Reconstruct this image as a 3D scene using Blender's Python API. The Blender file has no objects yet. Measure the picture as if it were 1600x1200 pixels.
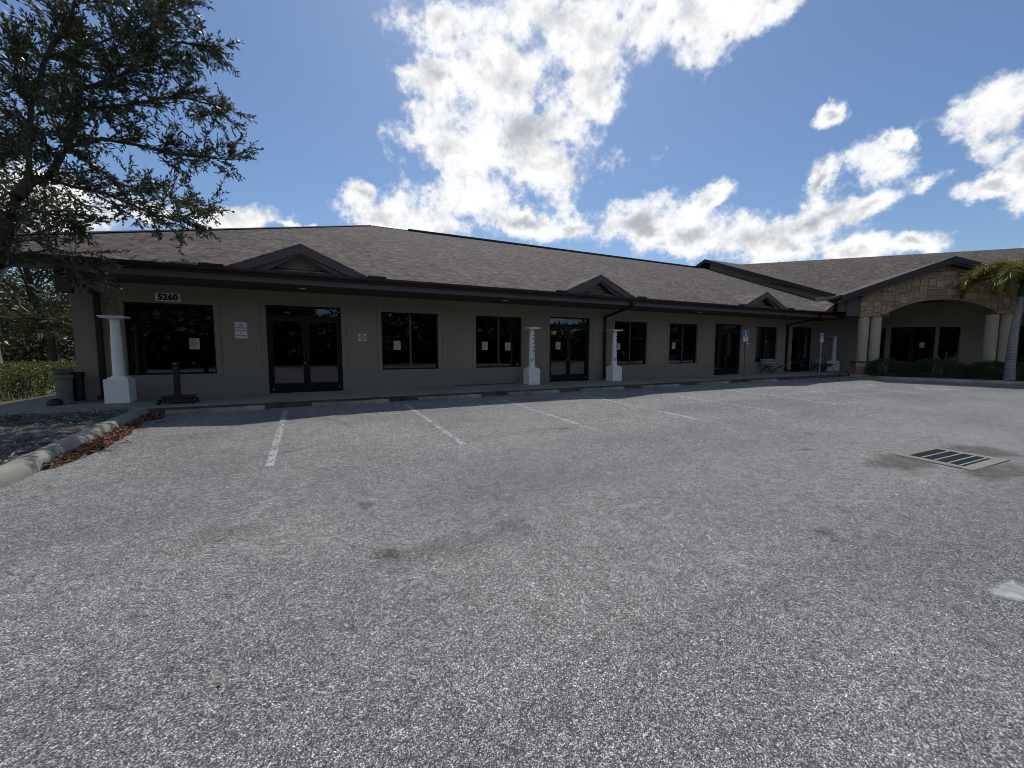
import bpy, math, random
import numpy as np
from mathutils import Vector, Matrix
random.seed(7); RNG = np.random.default_rng(11)
S = bpy.context.scene
COL = S.collection
PI = math.pi

# ------------------------------------------------------------------ helpers
def link(o, parent=None):
    COL.objects.link(o)
    if parent is not None: o.parent = parent
    return o
def tag(o, label=None, cat=None, group=None, kind=None):
    if label: o['label'] = label
    if cat: o['category'] = cat
    if group: o['group'] = group
    if kind: o['kind'] = kind
    return o
def thing(name, label, cat, loc=(0, 0, 0), rz=0.0, group=None):
    o = bpy.data.objects.new(name, None); o.empty_display_size = 0.2
    o.location = loc; o.rotation_euler = (0, 0, rz)
    link(o); return tag(o, label, cat, group)
def copy_thing(src, loc, rz, label, group=None, swap=None):
    r = src.copy(); COL.objects.link(r); r.location = loc; r.rotation_euler = (0, 0, rz)
    r['label'] = label
    if group: r['group'] = group
    for ch in list(src.children):
        c = ch.copy(); COL.objects.link(c); c.parent = r
        for g in list(ch.children):
            k = g.copy(); COL.objects.link(k); k.parent = c
    return r
class MB:
    def __init__(s): s.v = []; s.f = []; s.uv = []; s.has_uv = False
    def face(s, pts, uvs=None):
        n = len(s.v); s.v += [tuple(p) for p in pts]; s.f.append(tuple(range(n, n + len(pts))))
        if uvs: s.has_uv = True
        s.uv += list(uvs) if uvs else [(0.0, 0.0)] * len(pts)
    def box(s, x0, x1, y0, y1, z0, z1):
        c = [(x0,y0,z0),(x1,y0,z0),(x1,y1,z0),(x0,y1,z0),(x0,y0,z1),(x1,y0,z1),(x1,y1,z1),(x0,y1,z1)]
        for q in ((0,3,2,1),(4,5,6,7),(0,1,5,4),(1,2,6,5),(2,3,7,6),(3,0,4,7)): s.face([c[i] for i in q])
    def hexa(s, bot, top):
        n = len(bot)
        s.face(list(reversed(bot))); s.face(top)
        for i in range(n):
            j = (i + 1) % n; s.face([bot[i], bot[j], top[j], top[i]])
    def prism_y(s, poly, y0, y1):      # poly of (x,z)
        a = [(x, y0, z) for x, z in poly]; b = [(x, y1, z) for x, z in poly]
        s.face(a); s.face(list(reversed(b)))
        for i in range(len(poly)):
            j = (i + 1) % len(poly); s.face([a[j], a[i], b[i], b[j]])
    def lathe(s, prof, cx=0, cy=0, n=20, ph=0.0, flute=0.0):
        rings = []
        for r, z in prof:
            rings.append([(cx + r*(1 - (flute if k % 2 else 0))*math.cos(ph + 2*PI*k/n), cy + r*(1 - (flute if k % 2 else 0))*math.sin(ph + 2*PI*k/n), z) for k in range(n)])
        for a, b in zip(rings, rings[1:]):
            for k in range(n):
                j = (k + 1) % n; s.face([a[k], a[j], b[j], b[k]])
        s.face(list(reversed(rings[0]))); s.face(rings[-1])
    def tube(s, pts, rad, n=6):
        pts = [Vector(p) for p in pts]
        if not hasattr(rad, '__len__'): rad = [rad] * len(pts)
        rings = []; up = Vector((0.13, 0.21, 0.97))
        for i, p in enumerate(pts):
            d = (pts[min(i+1, len(pts)-1)] - pts[max(i-1, 0)])
            if d.length < 1e-6: d = Vector((0, 0, 1))
            d.normalize(); a = d.cross(up)
            if a.length < 0.1: a = d.cross(Vector((1, 0, 0)))
            a.normalize(); b = d.cross(a)
            rings.append([p + (a*math.cos(2*PI*k/n) + b*math.sin(2*PI*k/n))*rad[i] for k in range(n)])
        for a, b in zip(rings, rings[1:]):
            for k in range(n):
                j = (k + 1) % n; s.face([a[j], a[k], b[k], b[j]])
        s.face(rings[0]); s.face(list(reversed(rings[-1])))
    def build(s, name, mat, parent=None, smooth=False, bevel=0.0):
        me = bpy.data.meshes.new(name); me.from_pydata(s.v, [], s.f)
        if s.has_uv:
            l = me.uv_layers.new(name='UVMap'); l.data.foreach_set('uv', np.array(s.uv, dtype=np.float32).ravel())
        me.materials.append(mat)
        if smooth or bevel:
            import bmesh
            bm = bmesh.new(); bm.from_mesh(me); bmesh.ops.remove_doubles(bm, verts=bm.verts, dist=1e-5)
            if bevel:
                ed = [e for e in bm.edges if len(e.link_faces) == 2 and e.calc_face_angle() > 0.5]
                bmesh.ops.bevel(bm, geom=ed, offset=bevel, segments=2, profile=0.6, affect='EDGES', clamp_overlap=True)
            bm.to_mesh(me); bm.free()
        if smooth:
            me.polygons.foreach_set('use_smooth', [True] * len(me.polygons))
            try: me.set_sharp_from_angle(angle=0.6)
            except Exception: pass
        me.update()
        return link(bpy.data.objects.new(name, me), parent)
def leaf_mesh(name, P, D, N, L, W, mat, parent=None, col=None):
    """P base points, D directions, N normals (n,3); L, W arrays: one folded 6-corner leaf each"""
    n = len(P); Sd = np.cross(D, N); Sd /= np.linalg.norm(Sd, axis=1)[:, None] + 1e-9
    L = np.asarray(L).reshape(-1, 1)*np.ones((n, 1)); W = np.asarray(W).reshape(-1, 1)*np.ones((n, 1))
    v = np.stack([P, P + D*L*0.45 + Sd*W*0.5 + N*W*0.15, P + D*L, P + D*L*0.45 - Sd*W*0.5 + N*W*0.15], axis=1)
    me = bpy.data.meshes.new(name)
    me.vertices.add(n*4); me.vertices.foreach_set('co', v.reshape(-1).astype(np.float32))
    me.loops.add(n*4); me.loops.foreach_set('vertex_index', np.arange(n*4, dtype=np.int32))
    me.polygons.add(n); me.polygons.foreach_set('loop_start', np.arange(0, n*4, 4, dtype=np.int32))
    me.polygons.foreach_set('loop_total', np.full(n, 4, dtype=np.int32))
    me.materials.append(mat); me.update(calc_edges=True); me.validate()
    return link(bpy.data.objects.new(name, me), parent)
def unit(a): return a / (np.linalg.norm(a, axis=-1, keepdims=True) + 1e-9)
def text_mesh(name, body, size, mat, M, parent=None, extrude=0.001, bold=0.0, spacing=1.0, width=None):
    cu = bpy.data.curves.new(name, 'FONT'); cu.body = body; cu.size = size; cu.extrude = extrude; cu.offset = bold
    cu.align_x = 'CENTER'; cu.align_y = 'CENTER'; cu.space_character = spacing; cu.resolution_u = 3
    t = bpy.data.objects.new('tmp', cu); COL.objects.link(t)
    dg = bpy.context.evaluated_depsgraph_get(); dg.update()
    me = bpy.data.meshes.new_from_object(t.evaluated_get(dg)); bpy.data.objects.remove(t)
    if width:
        xs = [v.co.x for v in me.vertices]; w = max(xs) - min(xs); k = width / w
        for v in me.vertices: v.co.x *= k
    me.transform(M); me.materials.clear(); me.materials.append(mat); me.name = name
    return link(bpy.data.objects.new(name, me), parent)
def WM(x, y, z):       # wall-facing matrix: text lies in xz plane, faces -y
    return Matrix.Translation((x, y, z)) @ Matrix.Rotation(PI/2, 4, 'X')

# ------------------------------------------------------------------ materials
def newmat(name):
    m = bpy.data.materials.new(name); m.use_nodes = True
    nt = m.node_tree; return m, nt, nt.nodes['Principled BSDF']
def nd(nt, t, **kw):
    n = nt.nodes.new(t)
    for k, v in kw.items(): setattr(n, k, v)
    return n
def mixc(nt, fac, a, b, mode='MIX'):
    n = nd(nt, 'ShaderNodeMix', data_type='RGBA', blend_type=mode)
    for s, val in ((n.inputs[0], fac), (n.inputs[6], a), (n.inputs[7], b)):
        if isinstance(val, bpy.types.NodeSocket): nt.links.new(val, s)
        elif isinstance(val, (int, float)): s.default_value = val
        else: s.default_value = (*val, 1)
    return n.outputs[2]
def ramp(nt, src, stops, interp='LINEAR'):
    n = nd(nt, 'ShaderNodeValToRGB'); n.color_ramp.interpolation = interp
    cr = n.color_ramp
    while len(cr.elements) < len(stops): cr.elements.new(0.5)
    for e, (p, c) in zip(cr.elements, stops):
        e.position = p; e.color = (*c, 1) if hasattr(c, '__len__') else (c, c, c, 1)
    nt.links.new(src, n.inputs[0]); return n.outputs[0]
def coord(nt, kind='Object'): return nd(nt, 'ShaderNodeTexCoord').outputs[kind]
def noise(nt, co, scale, detail=4, rough=0.55, out='Fac', dim=None):
    n = nd(nt, 'ShaderNodeTexNoise'); n.inputs['Scale'].default_value = scale; n.inputs['Detail'].default_value = detail
    n.inputs['Roughness'].default_value = rough; nt.links.new(co, n.inputs['Vector']); return n.outputs[out]
def math_(nt, op, a, b=0.0, c=None, clamp=False):
    n = nd(nt, 'ShaderNodeMath', operation=op, use_clamp=clamp)
    for i, v in enumerate((a, b) if c is None else (a, b, c)):
        if isinstance(v, bpy.types.NodeSocket): nt.links.new(v, n.inputs[i])
        else: n.inputs[i].default_value = v
    return n.outputs[0]
def bump(nt, h, bs, strength=0.3, dist=0.01):
    b = nd(nt, 'ShaderNodeBump'); b.inputs['Strength'].default_value = strength; b.inputs['Distance'].default_value = dist
    nt.links.new(h, b.inputs['Height']); nt.links.new(b.outputs[0], bs.inputs['Normal'])
def mapv(nt, co, scale=(1, 1, 1), rot=(0, 0, 0), loc=(0, 0, 0)):
    n = nd(nt, 'ShaderNodeMapping'); n.inputs['Scale'].default_value = scale; n.inputs['Rotation'].default_value = rot
    n.inputs['Location'].default_value = loc; nt.links.new(co, n.inputs['Vector']); return n.outputs[0]
def plain(name, c, rough=0.7, var=0.15, vs=3.0, bs=40, bstr=0.15, metal=0.0, spec=0.5, c2=None, fine=0.08):
    m, nt, b = newmat(name); co = coord(nt)
    f = noise(nt, co, vs, 5, 0.6)
    lo = tuple(x*(1-var) for x in c); hi = c2 if c2 else tuple(min(1, x*(1+var)) for x in c)
    col = ramp(nt, f, [(0.3, lo), (0.7, hi)])
    f2 = noise(nt, co, bs, 3, 0.6)
    col = mixc(nt, 1.0, col, ramp(nt, f2, [(0.3, (1-fine,)*3), (0.7, (1+fine,)*3)]), 'MULTIPLY')
    nt.links.new(col, b.inputs['Base Color']); b.inputs['Roughness'].default_value = rough
    b.inputs['Metallic'].default_value = metal; b.inputs['Specular IOR Level'].default_value = spec
    if bstr: bump(nt, f2, b, bstr, 0.004)
    return m

M = {}
def mat_asphalt():
    m, nt, b = newmat('weathered asphalt'); co = coord(nt)
    def vor(scale, stops):
        v = nd(nt, 'ShaderNodeTexVoronoi'); v.inputs['Scale'].default_value = scale; nt.links.new(co, v.inputs['Vector'])
        s = nd(nt, 'ShaderNodeSeparateColor'); nt.links.new(v.outputs['Color'], s.inputs[0])
        return ramp(nt, s.outputs[0], stops), v.outputs['Distance']
    c1, d1 = vor(205, [(0, (.050, .052, .056)), (.38, (.112, .114, .117)), (.68, (.24, .24, .24)), (.88, (.42, .42, .41)), (1, (.78, .77, .75))])
    c2, d2 = vor(72, [(0, (.45,)*3), (.5, (.9,)*3), (.85, (1.25,)*3), (1, (1.75,)*3)])
    c3, d3 = vor(30, [(0, (.78,)*3), (.5, (1.0,)*3), (1, (1.25,)*3)])
    col = mixc(nt, .55, c1, c2, 'MULTIPLY'); col = mixc(nt, .5, col, c3, 'MULTIPLY')
    c4, d4 = vor(13, [(0, (.72,)*3), (.5, (1.0,)*3), (1, (1.3,)*3)]); col = mixc(nt, .4, col, c4, 'MULTIPLY')
    gap = ramp(nt, d1, [(.0, 1.0), (.62, 1.0), (.85, .55)]); col = mixc(nt, .6, col, gap, 'MULTIPLY')
    n1 = noise(nt, co, .35, 6, .62); col = mixc(nt, 1, col, ramp(nt, n1, [(.33, (.84, .84, .85)), (.5, (1, 1, 1)), (.68, (1.13, 1.125, 1.11))]), 'MULTIPLY')
    # tyre-worn lanes along the aisle and scattered oil spots
    wv = mapv(nt, co, (.08, .5, 1), (0, 0, .12)); n2 = noise(nt, wv, 1.6, 4, .5)
    col = mixc(nt, 1, col, ramp(nt, n2, [(.34, (.87, .87, .88)), (.56, (1.04, 1.04, 1.03))]), 'MULTIPLY')
    n3 = noise(nt, co, 1.7, 3, .5); col = mixc(nt, 1, col, ramp(nt, n3, [(.23, (.52, .52, .54)), (.31, (1, 1, 1))]), 'MULTIPLY')
    # specific stains
    for (x, y, sx, sy, k) in ((.5, -10.15, .17, .13, .45), (.95, -10.3, .75, .28, .72), (-.73, -9.25, .45, .3, .74), (1.6, -10.15, .22, .16, .65), (-1.8, -4.9, .7, .5, .76), (4.2, -12.6, .9, .5, .85), (5.7, -3.4, .9, .5, .75), (11, -3.3, 1.2, .5, .8), (14.2, -3.4, 1.1, .5, .8), (2.9, -5.4, 1.3, .8, .86)):
        mp = mapv(nt, co, (1, 1, 0.001), loc=(0, 0, 0)); vv = nd(nt, 'ShaderNodeVectorMath', operation='DISTANCE')
        wob = nd(nt, 'ShaderNodeMapping', vector_type='POINT'); wob.inputs['Scale'].default_value = (1/sx, 1/sy, 0); wob.inputs['Location'].default_value = (-x/sx, -y/sy, 0)
        nt.links.new(co, wob.inputs['Vector']); nt.links.new(wob.outputs[0], vv.inputs[0])
        d = math_(nt, 'ADD', vv.outputs['Value'], math_(nt, 'MULTIPLY', math_(nt, 'SUBTRACT', noise(nt, co, 6, 4), .5), 1.6))
        col = mixc(nt, 1, col, ramp(nt, d, [(.25, (k,)*3), (1.0, (1, 1, 1))]), 'MULTIPLY')
    col = mixc(nt, 1, col, (1.03, 1.015, .985), 'MULTIPLY')
    # curved tyre scuff
    v2 = nd(nt, 'ShaderNodeVectorMath', operation='DISTANCE'); mm = mapv(nt, co, (1, 1, 0), loc=(1.0, 5.1, 0)); nt.links.new(mm, v2.inputs[0])
    ring = math_(nt, 'ABSOLUTE', math_(nt, 'SUBTRACT', v2.outputs['Value'], 1.65))
    rf = ramp(nt, ring, [(.0, .72), (.09, 1.0)]); msk = ramp(nt, noise(nt, co, .9, 3), [(.46, 0.0), (.56, 1.0)])
    col = mixc(nt, msk, col, mixc(nt, 1, col, rf, 'MULTIPLY'))
    nt.links.new(col, b.inputs['Base Color']); b.inputs['Roughness'].default_value = .88; b.inputs['Specular IOR Level'].default_value = .3
    h = math_(nt, 'MULTIPLY', d1, -1.0); bump(nt, h, b, .5, .006)
    return m
M['asphalt'] = mat_asphalt()
def mat_brick(name, stops, w, h, mortar, msize, bstr=.4, coordk='UV', squash=1.0, jitter=0.0, rough=.9, weather=True):
    m, nt, b = newmat(name); co = coord(nt, coordk)
    if jitter:
        nz = noise(nt, co, 3.0, 2, .5, 'Color'); add = nd(nt, 'ShaderNodeVectorMath', operation='MULTIPLY_ADD')
        nt.links.new(nz, add.inputs[0]); add.inputs[1].default_value = (jitter, jitter, 0); nt.links.new(co, add.inputs[2]); co2 = add.outputs[0]
    else: co2 = co
    br = nd(nt, 'ShaderNodeTexBrick'); nt.links.new(co2, br.inputs['Vector'])
    br.inputs['Scale'].default_value = 1; br.inputs['Brick Width'].default_value = w; br.inputs['Row Height'].default_value = h
    br.inputs['Mortar Size'].default_value = msize; br.inputs['Mortar Smooth'].default_value = .3
    br.inputs['Color1'].default_value = (0, 0, 0, 1); br.inputs['Color2'].default_value = (1, 1, 1, 1); br.inputs['Mortar'].default_value = (.5, .5, .5, 1)
    br.offset = .41; br.offset_frequency = 2; br.squash = squash; br.squash_frequency = 2
    c = ramp(nt, br.outputs['Color'], stops, 'CONSTANT')
    c = mixc(nt, .8, c, ramp(nt, noise(nt, co, 28, 4, .7), [(.25, (.62,)*3), (.75, (1.4,)*3)]), 'MULTIPLY')
    if weather: c = mixc(nt, 1, c, ramp(nt, noise(nt, co, .5, 5, .6), [(.3, (.86, .86, .87)), (.7, (1.12, 1.1, 1.08))]), 'MULTIPLY')
    c = mixc(nt, br.outputs['Fac'], c, mortar)
    nt.links.new(c, b.inputs['Base Color']); b.inputs['Roughness'].default_value = rough; b.inputs['Specular IOR Level'].default_value = .25
    hh = math_(nt, 'ADD', math_(nt, 'MULTIPLY', br.outputs['Fac'], -1.0), math_(nt, 'MULTIPLY', noise(nt, co, 40, 3), .35))
    bump(nt, hh, b, bstr, .012); return m
def mat_shingle():
    m, nt, b = newmat('asphalt shingles'); co = coord(nt, 'UV')
    sp = nd(nt, 'ShaderNodeSeparateXYZ'); nt.links.new(co, sp.inputs[0]); H = .145
    row = math_(nt, 'FLOOR', math_(nt, 'DIVIDE', sp.outputs[1], H)); fr = math_(nt, 'FRACT', math_(nt, 'DIVIDE', sp.outputs[1], H))
    cb = nd(nt, 'ShaderNodeCombineXYZ'); nt.links.new(math_(nt, 'ADD', sp.outputs[0], math_(nt, 'MULTIPLY', row, .377)), cb.inputs[0]); nt.links.new(math_(nt, 'MULTIPLY', row, 7.31), cb.inputs[1])
    v = nd(nt, 'ShaderNodeTexVoronoi'); v.inputs['Scale'].default_value = 1.0; mp = mapv(nt, cb.outputs[0], (5.2, 1, 1)); nt.links.new(mp, v.inputs['Vector'])
    sc = nd(nt, 'ShaderNodeSeparateColor'); nt.links.new(v.outputs['Color'], sc.inputs[0])
    c = ramp(nt, sc.outputs[0], [(0, (.060, .048, .043)), (.25, (.125, .102, .090)), (.5, (.088, .073, .066)), (.7, (.155, .130, .115)), (.86, (.110, .092, .084)), (1, (.190, .160, .142))])
    red = ramp(nt, sc.outputs[1], [(.90, (1, 1, 1)), (.96, (1.15, .92, .82))]); c = mixc(nt, 1, c, red, 'MULTIPLY')
    edge = math_(nt, 'ADD', fr, math_(nt, 'MULTIPLY', math_(nt, 'SUBTRACT', sc.outputs[2], .5), .38))
    c = mixc(nt, 1, c, ramp(nt, edge, [(.05, (.34,)*3), (.24, (1, 1, 1)), (.9, (1.12,)*3)]), 'MULTIPLY')  # row shadow painted into the colour along each shingle's lower edge
    c = mixc(nt, .9, c, ramp(nt, noise(nt, co, 38, 4, .75), [(.25, (.6,)*3), (.75, (1.4,)*3)]), 'MULTIPLY')
    c = mixc(nt, 1, c, ramp(nt, noise(nt, mapv(nt, co, (1, .45, 1)), .7, 5, .6), [(.3, (.85, .85, .86)), (.7, (1.13, 1.11, 1.09))]), 'MULTIPLY')
    nt.links.new(c, b.inputs['Base Color']); b.inputs['Roughness'].default_value = .92; b.inputs['Specular IOR Level'].default_value = .2
    bump(nt, math_(nt, 'ADD', edge, math_(nt, 'MULTIPLY', noise(nt, co, 60, 3), .4)), b, .5, .012); return m
M['shingle'] = mat_shingle()
M['stone'] = mat_brick('stone veneer', [(0, (.20, .150, .105)), (.15, (.28, .215, .150)), (.3, (.155, .128, .105)), (.45, (.33, .26, .185)), (.6, (.27, .160, .125)), (.72, (.22, .19, .15)), (.86, (.36, .30, .23)), (.95, (.20, .115, .095))], .52, .235, (.07, .06, .05), .016, .8, squash=.62, jitter=.10)
M['wall'] = plain('taupe stucco', (.225, .202, .155), .92, .10, .6, 90, .35, fine=.07)
M['band'] = plain('grey base paint', (.192, .181, .162), .9, .08, .8, 90, .35, fine=.06)
M['joint'] = plain('stucco joint', (.115, .107, .09), .95, .05)
M['trim'] = plain('dark brown trim', (.022, .016, .018), .5, .15, 3, 60, .03, spec=.5)
M['gutter'] = plain('dark brown gutter paint', (.016, .009, .010), .4, .2, 2, 60, .02, spec=.35)
M['fascia'] = plain('brown fascia board', (.070, .056, .060), .6, .14, 2, 30, .1)
M['soffit'] = plain('dark soffit', (.062, .052, .042), .8, .1)
M['bronze'] = plain('dark bronze frame', (.006, .006, .009), .5, .15, spec=.22)
M['mullion'] = plain('dull mullion', (.050, .052, .060), .45, .12)
M['white'] = plain('chalky white paint', (.78, .79, .79), .7, .05, 6, 50, .12, c2=(.85, .85, .84), fine=.04)
M['dirtwhite'] = plain('scuffed white paint', (.70, .72, .72), .75, .12, 7, 30, .2, c2=(.82, .83, .82), fine=.06)
M['letter'] = plain('black letter paint', (.02, .022, .02), .6)
M['concrete'] = plain('pale concrete', (.26, .255, .225), .92, .18, .9, 60, .35, fine=.12)
M['walkedge'] = plain('dark curb face', (.055, .055, .045), .95, .4, 2, 30, .4, c2=(.10, .10, .08))  # curb face toned darker than the slabs and wheel stops
M['walk'] = plain('sidewalk concrete', (.215, .212, .185), .92, .2, .6, 70, .25, fine=.1)
M['stop'] = plain('mossy concrete', (.17, .165, .135), .95, .35, 2.2, 40, .6, c2=(.33, .32, .27), fine=.25)
M['curb'] = plain('curb concrete', (.24, .235, .20), .92, .25, 1.3, 50, .4, c2=(.34, .33, .285), fine=.15)
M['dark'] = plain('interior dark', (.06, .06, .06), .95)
M['black'] = plain('black plastic', (.006, .006, .007), .5, .2)
M['iron'] = plain('black cast iron', (.015, .015, .015), .5, .2)
M['redbase'] = plain('dark red wood', (.030, .012, .010), .65, .3, 4)
M['teal'] = plain('teal painted slats', (.17, .28, .27), .6, .15, 5, 30, .1)
M['post'] = plain('galvanised post', (.16, .16, .17), .4, .15, metal=.7)
M['post2'] = plain('pale post', (.40, .40, .41), .5, .12, metal=.3)
M['paper'] = plain('paper', (.44, .43, .40), .8, .04)
M['ink'] = plain('printed ink', (.16, .16, .16), .8, .05)
M['yellow'] = plain('yellow sticker', (.60, .46, .05), .6, .1)
M['signwhite'] = plain('white sign face', (.66, .62, .62), .45, .04, bstr=0)
M['signred'] = plain('red sign paint', (.35, .012, .03), .45, .1, bstr=0)
M['signblue'] = plain('blue sign paint', (.008, .10, .42), .4, .08, bstr=0)
M['platewhite'] = plain('number plate', (.66, .66, .61), .6, .08, bstr=0)
M['brickred'] = plain('red brick', (.16, .07, .05), .9, .2, 8)
M['bark'] = plain('oak bark', (.055, .045, .036), .95, .35, 9, 30, .9, fine=.3)
M['palmbark'] = plain('grey palm bark', (.20, .195, .20), .95, .2, 3, 14, .6, c2=(.30, .29, .29), fine=.2)
M['mulch'] = plain('mulch bed', (.085, .072, .060), .97, .55, 3.5, 25, 1.0, c2=(.13, .12, .105), fine=.4)
M['soil'] = plain('dry grass ground', (.075, .080, .035), .97, .4, 1.2, 30, .9, c2=(.16, .14, .085), fine=.3)
M['far'] = plain('far ground', (.07, .08, .04), .97, .3, .05, 2, 0)
M['grate'] = plain('cast grate', (.022, .024, .032), .5, .2)
M['gratebar'] = plain('worn grate bar', (.26, .26, .27), .6, .15)
M['sand'] = plain('sandy silt', (.27, .235, .19), .97, .25, 3, 60, .4, c2=(.20, .175, .145), fine=.2)
M['acunit'] = plain('white plastic case', (.6, .6, .58), .5, .05)
M['urn'] = plain('weathered cast stone', (.17, .17, .15), .9, .2, 4, 30, .4)
M['light'] = plain('frosted lens', (.6, .6, .55), .4, .05)
M['column'] = plain('cream column', (.36, .33, .26), .85, .08, 1.2, 60, .2, fine=.06)
def mat_stones():
    m, nt, b = newmat('ashlar stones'); g = nd(nt, 'ShaderNodeNewGeometry'); co = coord(nt)
    c = ramp(nt, g.outputs['Random Per Island'], [(0, (.30, .215, .14)), (.13, (.35, .26, .17)), (.26, (.22, .17, .125)), (.4, (.38, .285, .19)), (.53, (.33, .205, .15)), (.64, (.27, .215, .155)), (.76, (.40, .31, .215)), (.86, (.28, .17, .13)), (.93, (.33, .24, .15))], 'CONSTANT')
    c = mixc(nt, 1, c, ramp(nt, noise(nt, co, 9, 5, .7), [(.25, (.68,)*3), (.75, (1.3,)*3)]), 'MULTIPLY'); nt.links.new(c, b.inputs['Base Color']); b.inputs['Roughness'].default_value = .92
    bump(nt, noise(nt, co, 14, 5, .7), b, .8, .03); return m
M['stones'] = mat_stones(); M['brownstone'] = plain('brown stone trim', (.24, .195, .14), .92, .15, 3, 30, .4); M['mortar'] = plain('stone mortar', (.085, .075, .062), .95)
def mat_silt(c0=(.085, .072, .058), c1=(.20, .178, .150), mx_=.75, e1=.35):
    m, nt, b = newmat('ground patch'); co = coord(nt); uv = nd(nt, 'ShaderNodeSeparateXYZ'); nt.links.new(coord(nt, 'UV'), uv.inputs[0])
    c = ramp(nt, noise(nt, co, 7, 5, .7), [(.3, c0), (.7, c1)]); nt.links.new(c, b.inputs['Base Color']); b.inputs['Roughness'].default_value = .95
    a = math_(nt, 'ADD', uv.outputs[0], math_(nt, 'MULTIPLY', math_(nt, 'SUBTRACT', noise(nt, co, 9, 6, .75), .5), 1.1))
    tp = nd(nt, 'ShaderNodeBsdfTransparent'); mx = nd(nt, 'ShaderNodeMixShader'); nt.links.new(ramp(nt, a, [(e1, mx_), (.95, 0.0)]), mx.inputs[0])
    nt.links.new(tp.outputs[0], mx.inputs[1]); nt.links.new(b.outputs[0], mx.inputs[2]); nt.links.new(mx.outputs[0], nt.nodes['Material Output'].inputs[0]); return m
M['silt'] = mat_silt(); M['whitepatch'] = mat_silt((.26, .27, .27), (.55, .56, .56), .9, .7)
def mat_leaf(name, stops, rough=.45, trans=.35, spec=.5):
    m, nt, b = newmat(name); g = nd(nt, 'ShaderNodeNewGeometry'); oi = coord(nt)
    f = math_(nt, 'ADD', math_(nt, 'MULTIPLY', g.outputs['Random Per Island'], .6), math_(nt, 'MULTIPLY', noise(nt, oi, 1.3, 3), .55))
    c = ramp(nt, f, stops); nt.links.new(c, b.inputs['Base Color']); b.inputs['Roughness'].default_value = rough; b.inputs['Specular IOR Level'].default_value = spec
    tr = nd(nt, 'ShaderNodeBsdfTranslucent'); nt.links.new(c, tr.inputs[0]); mx = nd(nt, 'ShaderNodeMixShader'); mx.inputs[0].default_value = trans
    nt.links.new(b.outputs[0], mx.inputs[1]); nt.links.new(tr.outputs[0], mx.inputs[2])
    nt.links.new(mx.outputs[0], nt.nodes['Material Output'].inputs[0]); return m
M['oakleaf'] = mat_leaf('oak leaves', [(.2, (.030, .038, .018)), (.5, (.060, .070, .030)), (.8, (.10, .11, .045)), (1, (.15, .13, .07))], .4, .22)
M['woodleaf'] = mat_leaf('woodland leaves', [(.2, (.020, .032, .012)), (.55, (.050, .065, .022)), (.85, (.11, .11, .04)), (1, (.16, .11, .06))], .5, .3)
M['hedgeleaf'] = mat_leaf('hedge leaves', [(.2, (.040, .060, .012)), (.55, (.10, .13, .022)), (.85, (.19, .21, .04)), (1, (.24, .19, .09))], .45, .3)
M['shrubleaf'] = mat_leaf('shrub leaves', [(.2, (.018, .034, .016)), (.6, (.035, .058, .024)), (1, (.06, .08, .035))], .5, .2)
M['palmleaf'] = mat_leaf('palm fronds', [(.2, (.06, .09, .015)), (.5, (.13, .15, .02)), (.8, (.26, .21, .03)), (1, (.34, .22, .05))], .4, .4)
M['deadleaf'] = mat_leaf('fallen leaves', [(.2, (.075, .030, .018)), (.5, (.17, .070, .038)), (.8, (.27, .13, .075)), (1, (.42, .27, .17))], .7, .1)
M['litter'] = mat_leaf('grey litter', [(.2, (.03, .026, .024)), (.45, (.08, .075, .07)), (.7, (.26, .25, .25)), (.9, (.42, .41, .42)), (1, (.30, .14, .08))], .8, .05)
def mat_glass():
    m, nt, b = newmat('tinted glass'); nt.nodes.remove(b)
    gl = nd(nt, 'ShaderNodeBsdfGlossy'); gl.inputs['Roughness'].default_value = .012; gl.inputs[0].default_value = (.78, .84, .95, 1)
    tp = nd(nt, 'ShaderNodeBsdfTransparent'); tp.inputs[0].default_value = (.30, .32, .36, 1)
    fr = nd(nt, 'ShaderNodeFresnel'); fr.inputs[0].default_value = 1.5
    f = math_(nt, 'ADD', math_(nt, 'MULTIPLY', fr.outputs[0], 1.9), .01)
    bp = nd(nt, 'ShaderNodeBump'); bp.inputs['Strength'].default_value = .012; bp.inputs['Distance'].default_value = .02
    nt.links.new(noise(nt, coord(nt), 1.2, 2), bp.inputs['Height']); nt.links.new(bp.outputs[0], gl.inputs['Normal'])
    mx = nd(nt, 'ShaderNodeMixShader'); nt.links.new(f, mx.inputs[0]); nt.links.new(tp.outputs[0], mx.inputs[1]); nt.links.new(gl.outputs[0], mx.inputs[2])
    nt.links.new(mx.outputs[0], nt.nodes['Material Output'].inputs[0]); return m
M['glass'] = mat_glass()
def mat_paint():
    m, nt, b = newmat('worn white road paint'); co = coord(nt)
    b.inputs['Roughness'].default_value = .85
    c = ramp(nt, noise(nt, co, 60, 3, .7), [(.3, (.34,)*3), (.6, (.60, .60, .59))]); nt.links.new(c, b.inputs['Base Color'])
    v = nd(nt, 'ShaderNodeTexVoronoi'); v.inputs['Scale'].default_value = 55; nt.links.new(co, v.inputs['Vector'])
    s = nd(nt, 'ShaderNodeSeparateColor'); nt.links.new(v.outputs['Color'], s.inputs[0])
    w = math_(nt, 'ADD', s.outputs[0], math_(nt, 'MULTIPLY', math_(nt, 'SUBTRACT', noise(nt, co, 2.2, 4, .6), .5), 2.2))
    a = ramp(nt, w, [(.44, 0.0), (.58, .9)]); tp = nd(nt, 'ShaderNodeBsdfTransparent'); mx = nd(nt, 'ShaderNodeMixShader')
    nt.links.new(a, mx.inputs[0]); nt.links.new(tp.outputs[0], mx.inputs[1]); nt.links.new(b.outputs[0], mx.inputs[2])
    nt.links.new(mx.outputs[0], nt.nodes['Material Output'].inputs[0]); return m
M['paint'] = mat_paint()

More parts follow.
